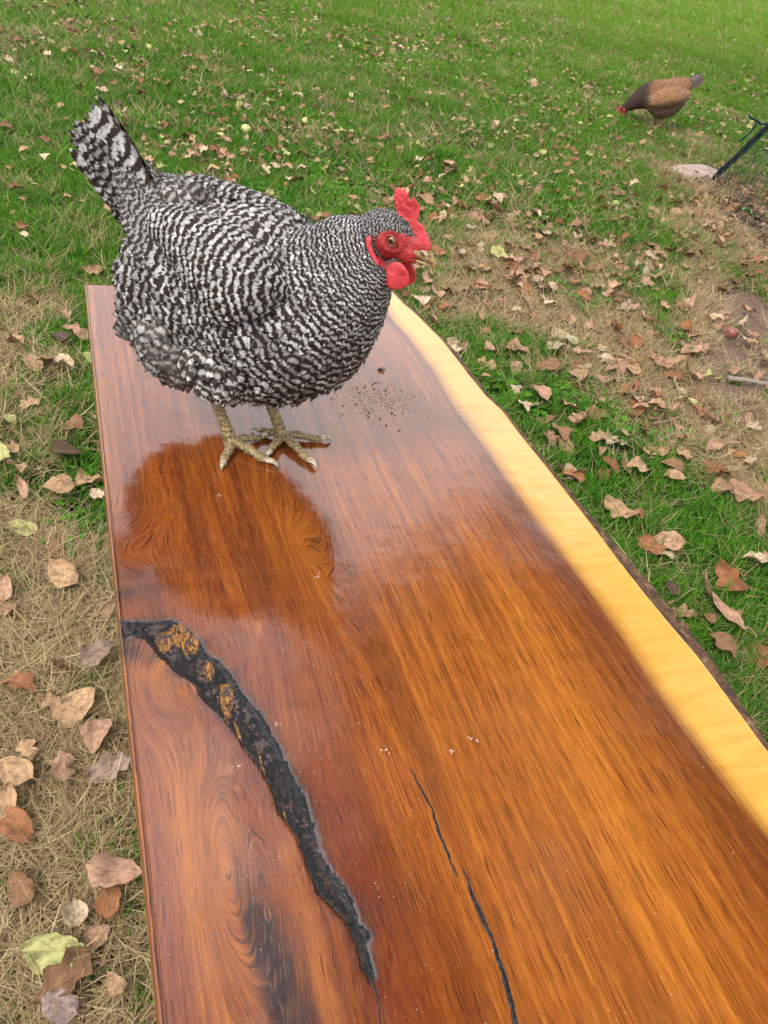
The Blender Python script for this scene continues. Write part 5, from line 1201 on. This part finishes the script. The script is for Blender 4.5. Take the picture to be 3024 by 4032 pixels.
# the leaves one can point to: px, py, length, turn, kind, colour, label
BIG = [
 (60, 1363, .085, 80, 'ovate', TAN, 'tan leaf lying flat by the left border level with the slab far left corner'), (233, 1336, .095, 70, 'ovate', DRK, 'dark brown curled leaf beside green grass left of the slab far corner'),
 (250, 1452, .080, 75, 'ovate', PAL, 'pale tan leaf on dry grass just left of the slab far end'), (255, 1800, .095, 85, 'ovate', DRK, 'dark brown cupped leaf on grass left of the hen feet'),
 (15, 1808, .070, 20, 'ovate', YEL, 'pale yellow-green leaf at the left border level with the hen feet'), (230, 1935, .090, 110, 'broad', TAN, 'tan leaf in a clump on dry grass left of the dark hen reflection'),
 (383, 1968, .060, 60, 'ovate', PAL, 'small pale leaf touching the slab left edge above the knot'), (253, 2280, .115, 65, 'broad', TAN, 'large flat tan leaf on dry grass left of the black crack'),
 (25, 2330, .085, 20, 'broad', PINK, 'pinkish leaf at the left border level with the start of the crack'), (390, 2600, .100, -40, 'ovate', (.25, .17, .12), 'grey-brown folded leaf beside the slab near the crack start'),
 (75, 2720, .110, 70, 'lobed', RUST, 'rusty brown crumpled leaf pair at the left border below the crack start'), (300, 2800, .115, -45, 'broad', TAN, 'large tan oval leaf on dry grass, upper of two beside the slab'),
 (372, 2915, .090, 200, 'broad', PINK, 'rounded tan leaf with a clear midrib, lower of two beside the slab'), (60, 3055, .105, 85, 'ovate', TAN, 'long tan leaf pointing right at the left border'),
 (250, 3030, .085, 30, 'lobed', PINK, 'crumpled pinkish leaf left of the curled grey leaf'), (435, 3040, .105, -60, 'lobed', (.34, .24, .18), 'crinkled grey-tan leaf curled up against the slab left side'),
 (20, 3180, .090, 10, 'ovate', TAN, 'tan leaf cut by the left border beside clover'), (60, 3275, .100, 60, 'ovate', RUST, 'orange-brown folded leaf at the left border above the clover'),
 (450, 3455, .120, -75, 'ovate', PINK, 'long pinkish leaf on the grass close to the slab left side'), (432, 3560, .085, 15, 'ovate', RUST, 'orange-tan pointed leaf just below the long pinkish leaf'),
 (300, 3605, .060, 40, 'broad', PAL, 'small pale leaf on dry grass lower left'), (90, 3500, .080, 50, 'broad', BRN, 'brown leaf half sunk in the straw near the lower left border'),
 (205, 3765, .115, 100, 'broad', YEL, 'large yellow-green leaf lying on a brown leaf at lower left'), (255, 3860, .120, 150, 'lobed', BRN, 'brown curled leaf under the yellow-green leaf at lower left'),
 (240, 3975, .075, 80, 'broad', (.33, .24, .21), 'greyish pink crumpled leaf at the bottom left'), (460, 3900, .055, 60, 'ovate', TAN, 'small tan leaf beside the slab at the bottom left'),
 (2813, 2405, .135, 50, 'long', PINK, 'large long pinkish leaf in green grass right of the bark edge'), (2860, 2310, .105, 35, 'lobed', RUST, 'orange-brown curled leaf just above the long pinkish leaf'),
 (2547, 2170, .080, 80, 'broad', RUST, 'rusty oval leaf in clover right of the bark edge'), (2605, 2205, .060, 90, 'ovate', PAL, 'pale leaf tucked under the rusty oval leaf in the clover'),
 (2501, 1868, .090, 105, 'ovate', TAN, 'tan cupped leaf standing in green grass right of the slab'), (2195, 1726, .115, 20, 'lobed', BRN, 'large brown twisted leaf close to the bark edge'),
 (2270, 1668, .095, -30, 'lobed', PINK, 'pinkish curled leaf just right of the large brown twisted leaf'), (2115, 1565, .095, 40, 'broad', PINK, 'light folded leaf beside the slab below the spread of straw'),
 (2150, 1462, .105, 110, 'ovate', BRN, 'reddish brown leaf with a pointed tip above the folded light leaf'), (2290, 1398, .085, 80, 'lobed', PINK, 'wavy-edged tan leaf on the straw patch'),
 (2695, 1592, .085, 75, 'ovate', YEL, 'yellow-green leaf lying on bare ground, lower of two'), (2790, 1515, .090, 125, 'ovate', YEL, 'yellow-green leaf lying on bare ground, upper of two'),
 (2470, 1452, .110, 70, 'broad', TAN, 'large tan leaf in the middle of the straw patch'), (2590, 1445, .100, 95, 'lobed', PINK, 'broad wavy leaf right of the large tan leaf on the straw'),
 (2575, 1612, .080, 90, 'broad', PINK, 'oval pink-tan leaf beside the yellow-green leaf on bare ground'), (2425, 2035, .100, 75, 'lobed', TAN, 'rolled tan leaf lying against the bark edge'),
 (1960, 1006, .090, 60, 'broad', YEL, 'pale green leaf on top of brown leaves beyond the beak'), (2235, 1350, .085, 75, 'ovate', (.30, .28, .14), 'olive green leaf on straw right of the slab'),
 (2830, 2560, .080, 50, 'ovate', BRN, 'brown leaf by the bark edge at the lower right'), (2780, 2450, .050, 0, 'ovate', BRN, 'short brown leaf between the bark edge and the long pinkish leaf'),
 (1655, 1200, .085, 100, 'ovate', PAL, 'pale leaf by the slab edge behind the hen beak'), (1725, 1165, .075, 20, 'broad', PINK, 'tan leaf standing upright in grass below the beak'), (1560, 590, .085, 50, 'broad', TAN, 'tan leaf in the lawn straight above the red comb'),
 (2923, 850, .115, 55, 'ovate', (.10, .28, .07), 'fresh green leaf lying on brown leaves under the netting'), (2130, 1075, .070, 60, 'broad', BRN, 'brown leaf in the leaf litter right of the beak'), (1700, 1085, .055, 80, 'broad', TAN, 'small orange-tan leaf touching the beak tip in view'),
 (2050, 1620, .080, 20, 'lobed', PAL, 'pale leaf stood on edge against the slab bark'), (1920, 1390, .060, 30, 'ovate', PINK, 'small pink-tan leaf in the grass beside the bark edge'), (2640, 1845, .08, 80, 'ovate', BRN, 'brown leaf where bare soil meets the grass on the right'),
 (2920, 1960, .110, 70, 'lobed', PINK, 'tan curled leaf near the right border above the clover'), (2960, 2230, .085, 95, 'ovate', PAL, 'pale tan leaf by the right border over green grass'), (2640, 2330, .06, 15, 'ovate', DRK, 'dark small leaf in the shaded grass beside the bark edge'),
 (1905, 1075, .075, 110, 'ovate', TAN, 'tan leaf in the leaf litter right of the hen beak'), (400, 365, .09, 70, 'broad', PAL, 'pale broad leaf in the far lawn right of the tail tip')]
for k, (px, py, L_, az, kd, col, lab) in enumerate(BIG):
    leaf_at(px, py, L_ * (.56 if px < 640 and py > 2000 else .66 if px < 640 else .74) * (1.25 if lab.startswith('large long') else 1), R(az) + rl.normal(0, .1), kd, tuple(np.array(col) * rl.uniform(.92, 1.1)), k, lab, (rl.normal(0, .14), rl.normal(0, .14)), .030)
# the rest, by region
REG = []     # (test, density per square metre over the view, size, palette)
def region(px, py):
    if px < 640 and py > 1000: return 0
    if py > 1150 and px > 1500: return 1
    if py > 640 and px > 2600: return 2
    if py > 760 and px > 1500: return 3
    if py > 560: return 4
    return 5 if px < 1500 else 6
RNAME = ['on the dry straw grass left of the slab', 'scattered right of the slab bark edge', 'in the leaf litter under the leaning netting', 'in the patchy grass between the beak and the netting', 'in the green lawn behind the barred hen', 'in the far lawn above the barred hen', 'in the far lawn around the brown hen']
RDENS = [95, 135, 950, 430, 190, 150, 260]
cand = []
for y0, y1, nn in ((0, 3, 16000), (3, 7, 34000), (7, 16, 90000)):
    n = int(nn * 1.7); X_ = rl.uniform(-.9 * y1, 1.3 * y1, n); Y_ = rl.uniform(-1, 1.5 * y1, n); dens = n / (2.2 * y1 * (1.5 * y1 + 1)); dens = max(dens, 1e-6)
    pp = proj(np.stack([X_, Y_, np.full(n, .02)], 1)); cl_ = fbm(X_ * 1.9, Y_ * 1.9, 141, 3)
    for q in range(n):
        px, py = pp[q, 0], pp[q, 1]
        if not (pp[q, 2] > .1 and y0 <= pp[q, 2] < y1 and -120 < px < 3140 and -60 < py < 4150): continue
        r_ = region(px, py); D = RDENS[r_] * (.25 + 2.2 * max(0, cl_[q] - .33) / .33 * .6)
        if r_ == 2: D = RDENS[2] * min(1, .12 + math.exp(-((px - 3000) / 230) ** 2 - ((py - 850) / 170) ** 2) * 1.1)
        if r_ == 1: D *= (1.25 if py < 1900 else .35)
        if r_ in (5, 6) and py < 120: D *= .7
        if rl.uniform() < D / dens: cand.append((X_[q], Y_[q], px, py, r_, pp[q, 2]))
# leaves hidden behind the slab or the hens stay out of the count
tops = []; SLABPX = np.array([(349, 1121), (1540, 1144), (1842, 1470), (2143, 1827), (2556, 2360), (3024, 2917), (3300, 4400), (660, 4400)], float)
for c in cand:
    onslab = sdist(SLABPX, np.array([c[2]]), np.array([c[3]]))[0] > -15
    onhen = ((c[2] - 950) / 560) ** 2 + ((c[3] - 1150) / 420) ** 2 < 1 or ((c[2] - 430) / 150) ** 2 + ((c[3] - 620) / 230) ** 2 < 1
    if onslab: continue
    size = rl.uniform(.026, .056) * (1.22 if c[4] in (1, 2, 3) else 1) * (1.2 if rl.uniform() < .2 else 1) * (1.0 if c[4] in (1, 0, 2, 3) else .92)
    tops.append((*c, size, size / c[5] * (1 - onhen)))
tops.sort(key=lambda t: -t[7])
MARKS = [(150, 1250, 'on the dry grass left of the slab far corner'), (120, 1600, 'on the grass left of the hen legs'), (100, 2150, 'on the straw left of the slab above the crack'), (380, 2150, 'close to the slab left edge above the crack'), (100, 2550, 'by the left border beside the start of the crack'),
 (420, 2750, 'close to the slab left edge below the crack start'), (150, 2950, 'by the two big tan leaves at the left'), (120, 3350, 'among the clover by the left border'), (420, 3300, 'close to the slab left edge low in the picture'), (330, 3750, 'beside the large yellow-green leaf'), (60, 3950, 'at the bottom left corner'), (520, 3950, 'against the slab at the bottom left'),
 (1750, 950, 'in the grass just beyond the beak'), (1650, 1120, 'behind the wattles by the slab corner'), (1950, 900, 'in the lawn right of the comb'), (1950, 1080, 'in the litter round the short thick stick'), (2150, 950, 'in the litter between comb and netting'), (2200, 1130, 'in the litter above the straw patch'), (2400, 900, 'near the bright apple left of the netting'),
 (2450, 1080, 'in the litter below the bright apple'), (2650, 1000, 'in the litter left of the green leaf'), (2650, 1200, 'on the thick green tuft above the bare soil'), (2000, 1250, 'on the straw right of the slab far end'), (2250, 1300, 'near the olive leaf on the straw'), (2450, 1350, 'above the large tan leaf on the straw'), (2000, 1450, 'in the green grass along the bark edge far end'),
 (2650, 1420, 'between the straw patch and the red apple'), (2900, 1250, 'above the red apple'), (2950, 1450, 'on bare soil round the red apple'), (2350, 1550, 'by the thin pale stick'), (2550, 1550, 'left of the yellow-green pair'), (2850, 1650, 'right of the yellow-green pair'), (2100, 1700, 'by the bark edge left of the twisted leaf'), (2400, 1750, 'right of the large twisted leaf'), (2650, 1800, 'on bare soil below the yellow-green pair'),
 (2950, 1900, 'by the right border above the clover'), (2350, 1950, 'along the bark edge by the rolled leaf'), (2650, 2050, 'in the clover above the rusty oval leaf'), (2950, 2150, 'by the right border beside the clover'), (2450, 2150, 'between the bark edge and the rusty oval leaf'), (2750, 2300, 'above the large long pinkish leaf'), (2950, 2450, 'right of the large long pinkish leaf'), (2850, 2700, 'at the lower right between bark edge and border'),
 (2700, 760, 'in front of the flat stone'), (2850, 800, 'under the netting left part'), (2980, 800, 'under the netting by the right border'), (2900, 950, 'around the fresh green leaf'), (2550, 700, 'in the grass left of the flat stone'), (2850, 1080, 'in the litter below the netting'), (2450, 560, 'in the lawn below the brown hen'), (2200, 700, 'in the lawn between comb and flat stone'), (1900, 700, 'in the lawn above and right of the comb'),
 (1550, 650, 'in the lawn above the comb'), (1250, 700, 'in the lawn behind the hen back'), (950, 620, 'in the lawn by the pale green apple'), (700, 500, 'in the lawn right of the tail'), (200, 750, 'in the grass left of the tail foot'), (150, 950, 'in the grass left of the hen rump'), (1150, 450, 'in the far lawn behind the hen'), (1800, 450, 'in the far lawn left of the brown hen'), (250, 300, 'in the far lawn beyond the tail tip'), (2900, 400, 'in the far lawn right of the brown hen')]
USED = {o_['label'] for o_ in COL.objects if o_.name.startswith('fallen_leaf') and 'label' in o_}
SHN = {'ovate': 'oval', 'broad': 'broad', 'lobed': 'wavy-edged', 'long': 'narrow'}
def name_leaf(o, px, py, col, kd, size, r_):
    ds = sorted((math.hypot((px - a) * .8, py - b), c) for a, b, c in MARKS)
    big = 'larger' if size > .048 else 'smaller'; done = False
    for _, ph in ds[:3]:
        for pre in ('', big + ' ', ('curled ' if size * 1e5 % 2 > 1 else 'flat ') + big + ' '):
            lab = '%s%s %s leaf %s' % (pre, CNAME[col], SHN[kd], ph)
            if lab not in USED: done = True; break
        if done: break
    USED.add(lab); o['label'] = lab; o['category'] = 'leaf'; o['group'] = 'fallen leaves ' + RNAME[r_]
N_IND = 300 - len(BIG) - 1
PALS = [[TAN, PINK, PAL, BRN, TAN, YEL], [PINK, TAN, BRN, PINK, PAL, RUST], [PINK, RUST, BRN, PINK, TAN, BRN], [PINK, TAN, BRN, PINK, RUST, PAL], [TAN, PINK, BRN, PAL, RUST, YEL, TAN], [TAN, PAL, PINK, BRN, RUST, YEL], [PAL, TAN, PINK, BRN, YEL, TAN]]
mbm = MB(); KD = ['ovate', 'lobed', 'broad', 'lobed', 'ovate', 'long']
for k, (x_, y_, px, py, r_, z_, size, sc_) in enumerate(tops):
    col = PALS[r_][int(rl.integers(len(PALS[r_])))]; kd = KD[int(rl.integers(6))]; vi = int(rl.integers(7)); az = rl.uniform(0, 6.28); tl2 = rl.normal(0, .28, 2); cj = tuple(np.array(col) * rl.uniform(.72, 1.22))
    hz = float(gheight(np.array([x_]), np.array([y_]))[0]) + rl.uniform(.020, .044) * (1 if r_ in (4, 5, 6) else .75)
    if k < N_IND:
        o = obj('fallen_leaf', SH[kd][vi][4]); o.location = (x_, y_, hz); o.scale = (size,) * 3; o.rotation_euler = (tl2[0], tl2[1], az); o.color = (*cj, 1)
        name_leaf(o, px, py, col, kd, size, r_)
    else:
        V_, F_, lu, lv, _ = SH[kd][vi]; M = np.array((Matrix.Rotation(az, 3, 'Z') @ Matrix.Rotation(tl2[1], 3, 'Y') @ Matrix.Rotation(tl2[0], 3, 'X')))
        mbm.add((V_ * size) @ M.T + np.array([x_, y_, hz]), F_, {'lu': lu, 'lv': lv, 'ls': rl.uniform()}); mbm.C.setdefault('lc', []).append(np.tile(cj, (len(V_), 1)))
obj('fallen_leaves', mbm.mesh('fallen_leaves', LM2, True), kind='stuff')
print('leaves', len(tops), len(BIG))

# ------------------------------------------------------------------ windfall apples
m = NT('green_apple_skin'); oi = m.n('ObjectInfo'); p = m.objc(); n = m.noise(p, 3, 3, .6); c = m.mix(m.ramp(n, [(.5, 0.0), (.72, .6)]), oi.outputs['Color'], (.30, .19, .06)); m.P(Base_Color=c, Roughness=.35); AM = m.m
a = np.linspace(0, np.pi, 15); pr_ = np.stack([np.sin(a) * (1 + .10 * np.cos(a)), np.cos(a) * .90 - .22 * np.exp(-(a / .35) ** 2) + .12 * np.exp(-((np.pi - a) / .35) ** 2)], 1); nu_ = 20
AV = np.array([[r_ * math.cos(t), r_ * math.sin(t), z_] for r_, z_ in pr_ for t in np.arange(nu_) * 2 * np.pi / nu_]); AF = grid_faces(nu_, 15, True)[:, ::-1]
am_ = mesh('apple', AV, AF, AM); V_, F_ = tube(spline([[0, 0, .62], [.04, 0, .9], [.12, .02, 1.12]], 6), .045, 6); sm_ = mesh('stalk', V_, F_, plain('apple_stalk', (.10, .06, .03), .7))
APP = [(968, 537, .025, YEL, 'pale green apple lying in the lawn above the hen back'), (2391, 303, .019, YEL, 'small yellow-green apple in the lawn left of the brown hen'), (2872, 269, .021, (.55, .50, .22), 'cream yellow apple, upper of two right of the brown hen'),
       (2849, 307, .020, (.50, .46, .20), 'cream yellow apple, lower of two right of the brown hen tail'), (2409, 832, .024, (.42, .42, .10), 'bright yellow-green apple half sunk in grass left of the netting post'),
       (2869, 1338, .020, (.20, .05, .04), 'dull red apple on the bare soil at the right'), (1585, 298, .020, (.5, .46, .2), 'pale yellow apple in the middle of the far lawn'), (1180, 700 - 300, .018, (.45, .42, .2), 'pale apple in the lawn far behind the hen back'),
       (1240, 92, .020, (.52, .5, .25), 'small cream apple near the top of the lawn left of centre')]
for px, py, r_, col, lab in APP:
    p = ground_at(px, py); o = obj('apple', am_); o.location = (p[0], p[1], p[2] + .024); o.scale = (r_,) * 3; o.rotation_euler = (rl.uniform(.4, 1.4), 0, rl.uniform(0, 6)); o.color = (*col, 1); o['label'] = lab; o['category'] = 'apple'; o['group'] = 'windfall apples in the grass'
    obj('stalk', sm_, o)

# ------------------------------------------------------------------ twigs and the flat stone
TW = plain('twig_bark', (.20, .135, .09), .85); TW2 = plain('twig_grey', (.23, .18, .14), .85)
def stick(P, r, label, mat=TW, z0=.022):
    pts = []
    for px, py in P: g_ = ground_at(px, py); pts.append([g_[0], g_[1], g_[2] + z0 + rl.uniform(-.004, .006)])
    Pq = spline(pts, 6 * len(pts)); Pq[:, 2] += rl.normal(0, .001, len(Pq)); o_ = Pq.mean(0).copy(); V_, F_ = tube(Pq - o_, r * np.linspace(1.1, .6, len(Pq)) * (1 + .12 * rl.normal(size=len(Pq))), 8)
    o = obj('stick', mesh('stick', V_, F_, mat), label=label, category='stick'); o.location = tuple(o_)
stick([(2855, 1512), (2920, 1520), (3060, 1545)], .0075, 'thick grey stick on bare soil at the right border', TW2)
stick([(2280, 1520), (2360, 1532), (2440, 1518)], .0042, 'thin pale stick in grass beside the wavy tan leaf', TW2)
stick([(1848, 1062), (1890, 1085), (1932, 1108)], .0090, 'short thick brown stick in the leaf litter below the green leaf', TW)
stick([(1665, 880), (1780, 862), (1905, 832)], .0055, 'long brown twig lying in the lawn right of the red comb', TW)
stick([(2560, 1700), (2620, 1685), (2700, 1660)], .0030, 'thin dark twig on the bare soil right of the slab', TW)
stick([(1955, 1200), (1990, 1180), (2010, 1165)], .0030, 'short grey twig standing in the straw patch', TW2)
stick([(2870, 1680), (2940, 1695), (3000, 1720)], .0035, 'curved thin twig near the right border above the grass', TW)
sp_ = ground_at(2735, 712); V_, F_ = ellipsoid((0, 0, 0), (1, 1, 1), None, 40, 22); V_ = np.sign(V_) * np.abs(V_) ** .8
V_ = V_ * (1 + .30 * (fbm(V_[:, 0:1] * 1.6 + 5, V_[:, 1:2] * 1.6 + V_[:, 2:3] * 2, 151, 4) - .5)) * np.array([.165, .085, .030])
m = NT('pink_stone'); p = m.objc(); n = m.noise(m.scale(p, (14., 40., 60.)), 1, 5, .65); m.P(Base_Color=m.ramp(n, [(.3, (.20, .14, .115)), (.55, (.36, .265, .22)), (.75, (.46, .38, .33))]), Roughness=.9, Normal=m.bump(n, .6, .006))
o = obj('stone', mesh('stone', V_, F_, m.m), label='flat pinkish stone lying in the grass at the foot of the netting post', category='stone'); o.location = (sp_[0], sp_[1] + .04, sp_[2] + .025); q_ = at(2860, 700) - at(2640, 690); o.rotation_euler = (.05, -.03, math.atan2(q_[1], q_[0]))

# ------------------------------------------------------------------ leaning post with poultry netting
gp = ground_at(2783, 727); t_ = ray(3040, 478)
far_p = CAM + t_ * (np.linalg.norm(gp - CAM) / np.linalg.norm(t_) * 1.02)
dirp = (far_p - gp); Lp = np.linalg.norm(dirp); dirp /= Lp
net = empty('wire_netting_fence', tuple(gp), 0, label='leaning black post holding dark green wire netting at the right border', category='fence')
PM = plain('black_post', (.006, .0065, .007), .6, .15); WM = plain('green_coated_wire', (.008, .030, .026), .55, .2)
V_, F_ = tube(np.array([dirp * -.03, dirp * Lp * .5 + [0, 0, -.004], dirp * (Lp + .25)]), [.011, .0125, .013], 12); obj('post', mesh('post', V_, F_, PM), net)
V_, F_ = tube(np.array([dirp * -.03 + [.012, -.006, .004], dirp * (Lp + .25) + [.018, -.008, -.006]]), .004, 8); obj('stay_wire', mesh('stay_wire', V_, F_, WM), net)
hp_ = CAM + ray(2985, 478) * (np.linalg.norm(gp - CAM) / np.linalg.norm(ray(2985, 478)))
P = spline([hp_ + [-.055, 0, .012] - gp, hp_ - gp, hp_ + [.022, 0, -.008] - gp, hp_ + [.080, 0, .010] - gp, hp_ + [.16, 0, .005] - gp], 20); V_, F_ = tube(P, .006, 8); obj('top_wire', mesh('top_wire', V_, F_, WM), net)
P = spline([hp_ + [-.005, 0, -.004] - gp, hp_ + [-.012, 0, -.05] - gp, hp_ + [-.045, 0, -.105] - gp], 14); V_, F_ = tube(P, .005, 8); obj('hook', mesh('hook', V_, F_, WM), net)
nm = MB(); rn = np.random.default_rng(3)
ex = at(3010, 1000) - at(2783, 727); ex /= np.linalg.norm(ex); cell = .058
def netp(i, j):
    u_ = i * cell * .5; v_ = j * cell
    w_ = dirp * u_ + ex * v_ * 1.0
    w_ = w_ + np.array([0, 0, 1.]) * (.018 * math.sin(u_ * 26 + v_ * 9) + .022 * math.sin(v_ * 17 + u_ * 8)) + np.array([0, 1., 0]) * .02 * math.sin(u_ * 14 - v_ * 11)
    q = w_ + gp; gz2 = float(gheight(q[0:1], q[1:2])[0]) + .012
    if q[2] < gz2: q[2] = gz2 + .008 * (1 + math.sin(i * 1.7 + j))
    return q - gp
for lay, (oi_, oj_) in enumerate(((0, 0),)):
    for i in range(-1, 42):
        for j in range(0, 17):
            s = (i % 2) * .5
            a = netp(i + oi_, j + s + oj_); b1 = netp(i + 1 + oi_, j + s + .5 + oj_ - .12); b0 = netp(i + 1 + oi_, j + s - .5 + oj_ + .12); a2_ = netp(i + oi_, j + s + oj_ + .12)
            for p_, q_ in ((a, b0), (a2_, b1), (a, a2_)):
                V_, F_ = tube(np.array([p_, (p_ + q_) / 2 + rn.normal(0, .0012, 3), q_]), .0015, 4, False); nm.add(V_, F_)
obj('netting', nm.mesh('netting', WM, True), net, kind='stuff')

# ------------------------------------------------------------------ dirt and specks on the slab
DM = NT('soil_crumbs'); c_ = DM.attr('fc', True); DM.P(Base_Color=c_, Roughness=.9)
mbd = MB(); rd_ = np.random.default_rng(77)
def crumb(px, py, r_, col, flatn=.6, el_=1.0):
    p = at(px, py, SZ); q2 = RS @ p[:2]; y_ = q2[1]
    if q2[0] > xr(np.array([y_]))[0] - .004 or q2[0] < xl(y_) + .003 or y_ > YF - .004: return
    V_, F_ = ellipsoid((0, 0, 0), (r_ * el_, r_, r_ * flatn), np.array(Matrix.Rotation(rd_.uniform(0, 3.1), 3, 'Z')), 7, 4); V_ *= 1 + rd_.normal(0, .13, (len(V_), 1)); mbd.add(V_ + p + [0, 0, r_ * flatn * .7], F_); mbd.C.setdefault('fc', []).append(np.tile(col, (len(V_), 1)))
for _ in range(700):
    q = rd_.normal(0, 1, 2); px, py = 1500 + q[0] * 75, 1570 + q[1] * 42
    crumb(px, py, abs(rd_.normal(.00035, .00025)) + .0002, np.array([.27, .165, .08]) * rd_.uniform(.6, 1.6), .5)
for _ in range(200): crumb(rd_.uniform(1200, 1850), rd_.uniform(1300, 1900), rd_.uniform(.0002, .0006), np.array([.10, .06, .035]) * rd_.uniform(.4, 2), .5)
for _ in range(34): q = rd_.normal(0, 1, 2); crumb(1490 + q[0] * 80, 1575 + q[1] * 50, rd_.uniform(.0008, .0018), np.array([.19, .115, .06]) * rd_.uniform(.6, 1.5), .7, 1.3)
for _ in range(40): q = rd_.normal(0, 1, 2); crumb(1500 + q[0] * 110, 1550 + q[1] * 70, rd_.uniform(.0005, .0008), (.52, .38, .20), .5, 5)
for _ in range(900): crumb(rd_.uniform(400, 3000), rd_.uniform(1150, 4032), rd_.uniform(.00025, .00055), np.array([.10, .06, .04]) if rd_.uniform() < .55 else np.array([.45, .32, .25]), .5)
for px, py in ((1250, 2268), (1776, 2960), (1860, 2905), (1880, 2915), (1510, 2960), (2490, 2430), (940, 3010), (1090, 2850), (865, 1950)):
    for _ in range(6): crumb(px + rd_.normal(0, 9), py + rd_.normal(0, 6), rd_.uniform(.0003, .0009), (.50, .36, .28), .3, 1.4)
obj('dirt_crumbs', mbd.mesh('dirt_crumbs', DM.m, True), kind='stuff')
# the dark curled scrap in front of the breast and a bigger soil lump
def scrap(px, py, L_, col, lab, name='bark_scrap', cat='bark scrap'):
    p = at(px, py, SZ); V_, F_, lu, lv = leaf_shape('lobed', np.random.default_rng(4), 6, 9); V_ = V_ * L_; V_[:, 2] -= V_[:, 2].min()
    mt = plain('scrap', col, .8); o = obj(name, mesh(name, V_, F_, mt), label=lab, category=cat); o.location = (float(p[0]), float(p[1]), SZ + .0004); o.rotation_euler = (0, 0, R(70))
scrap(1500, 1460, .013, (.035, .02, .014), 'tiny dark curled scrap lying on the slab in front of the hen breast')
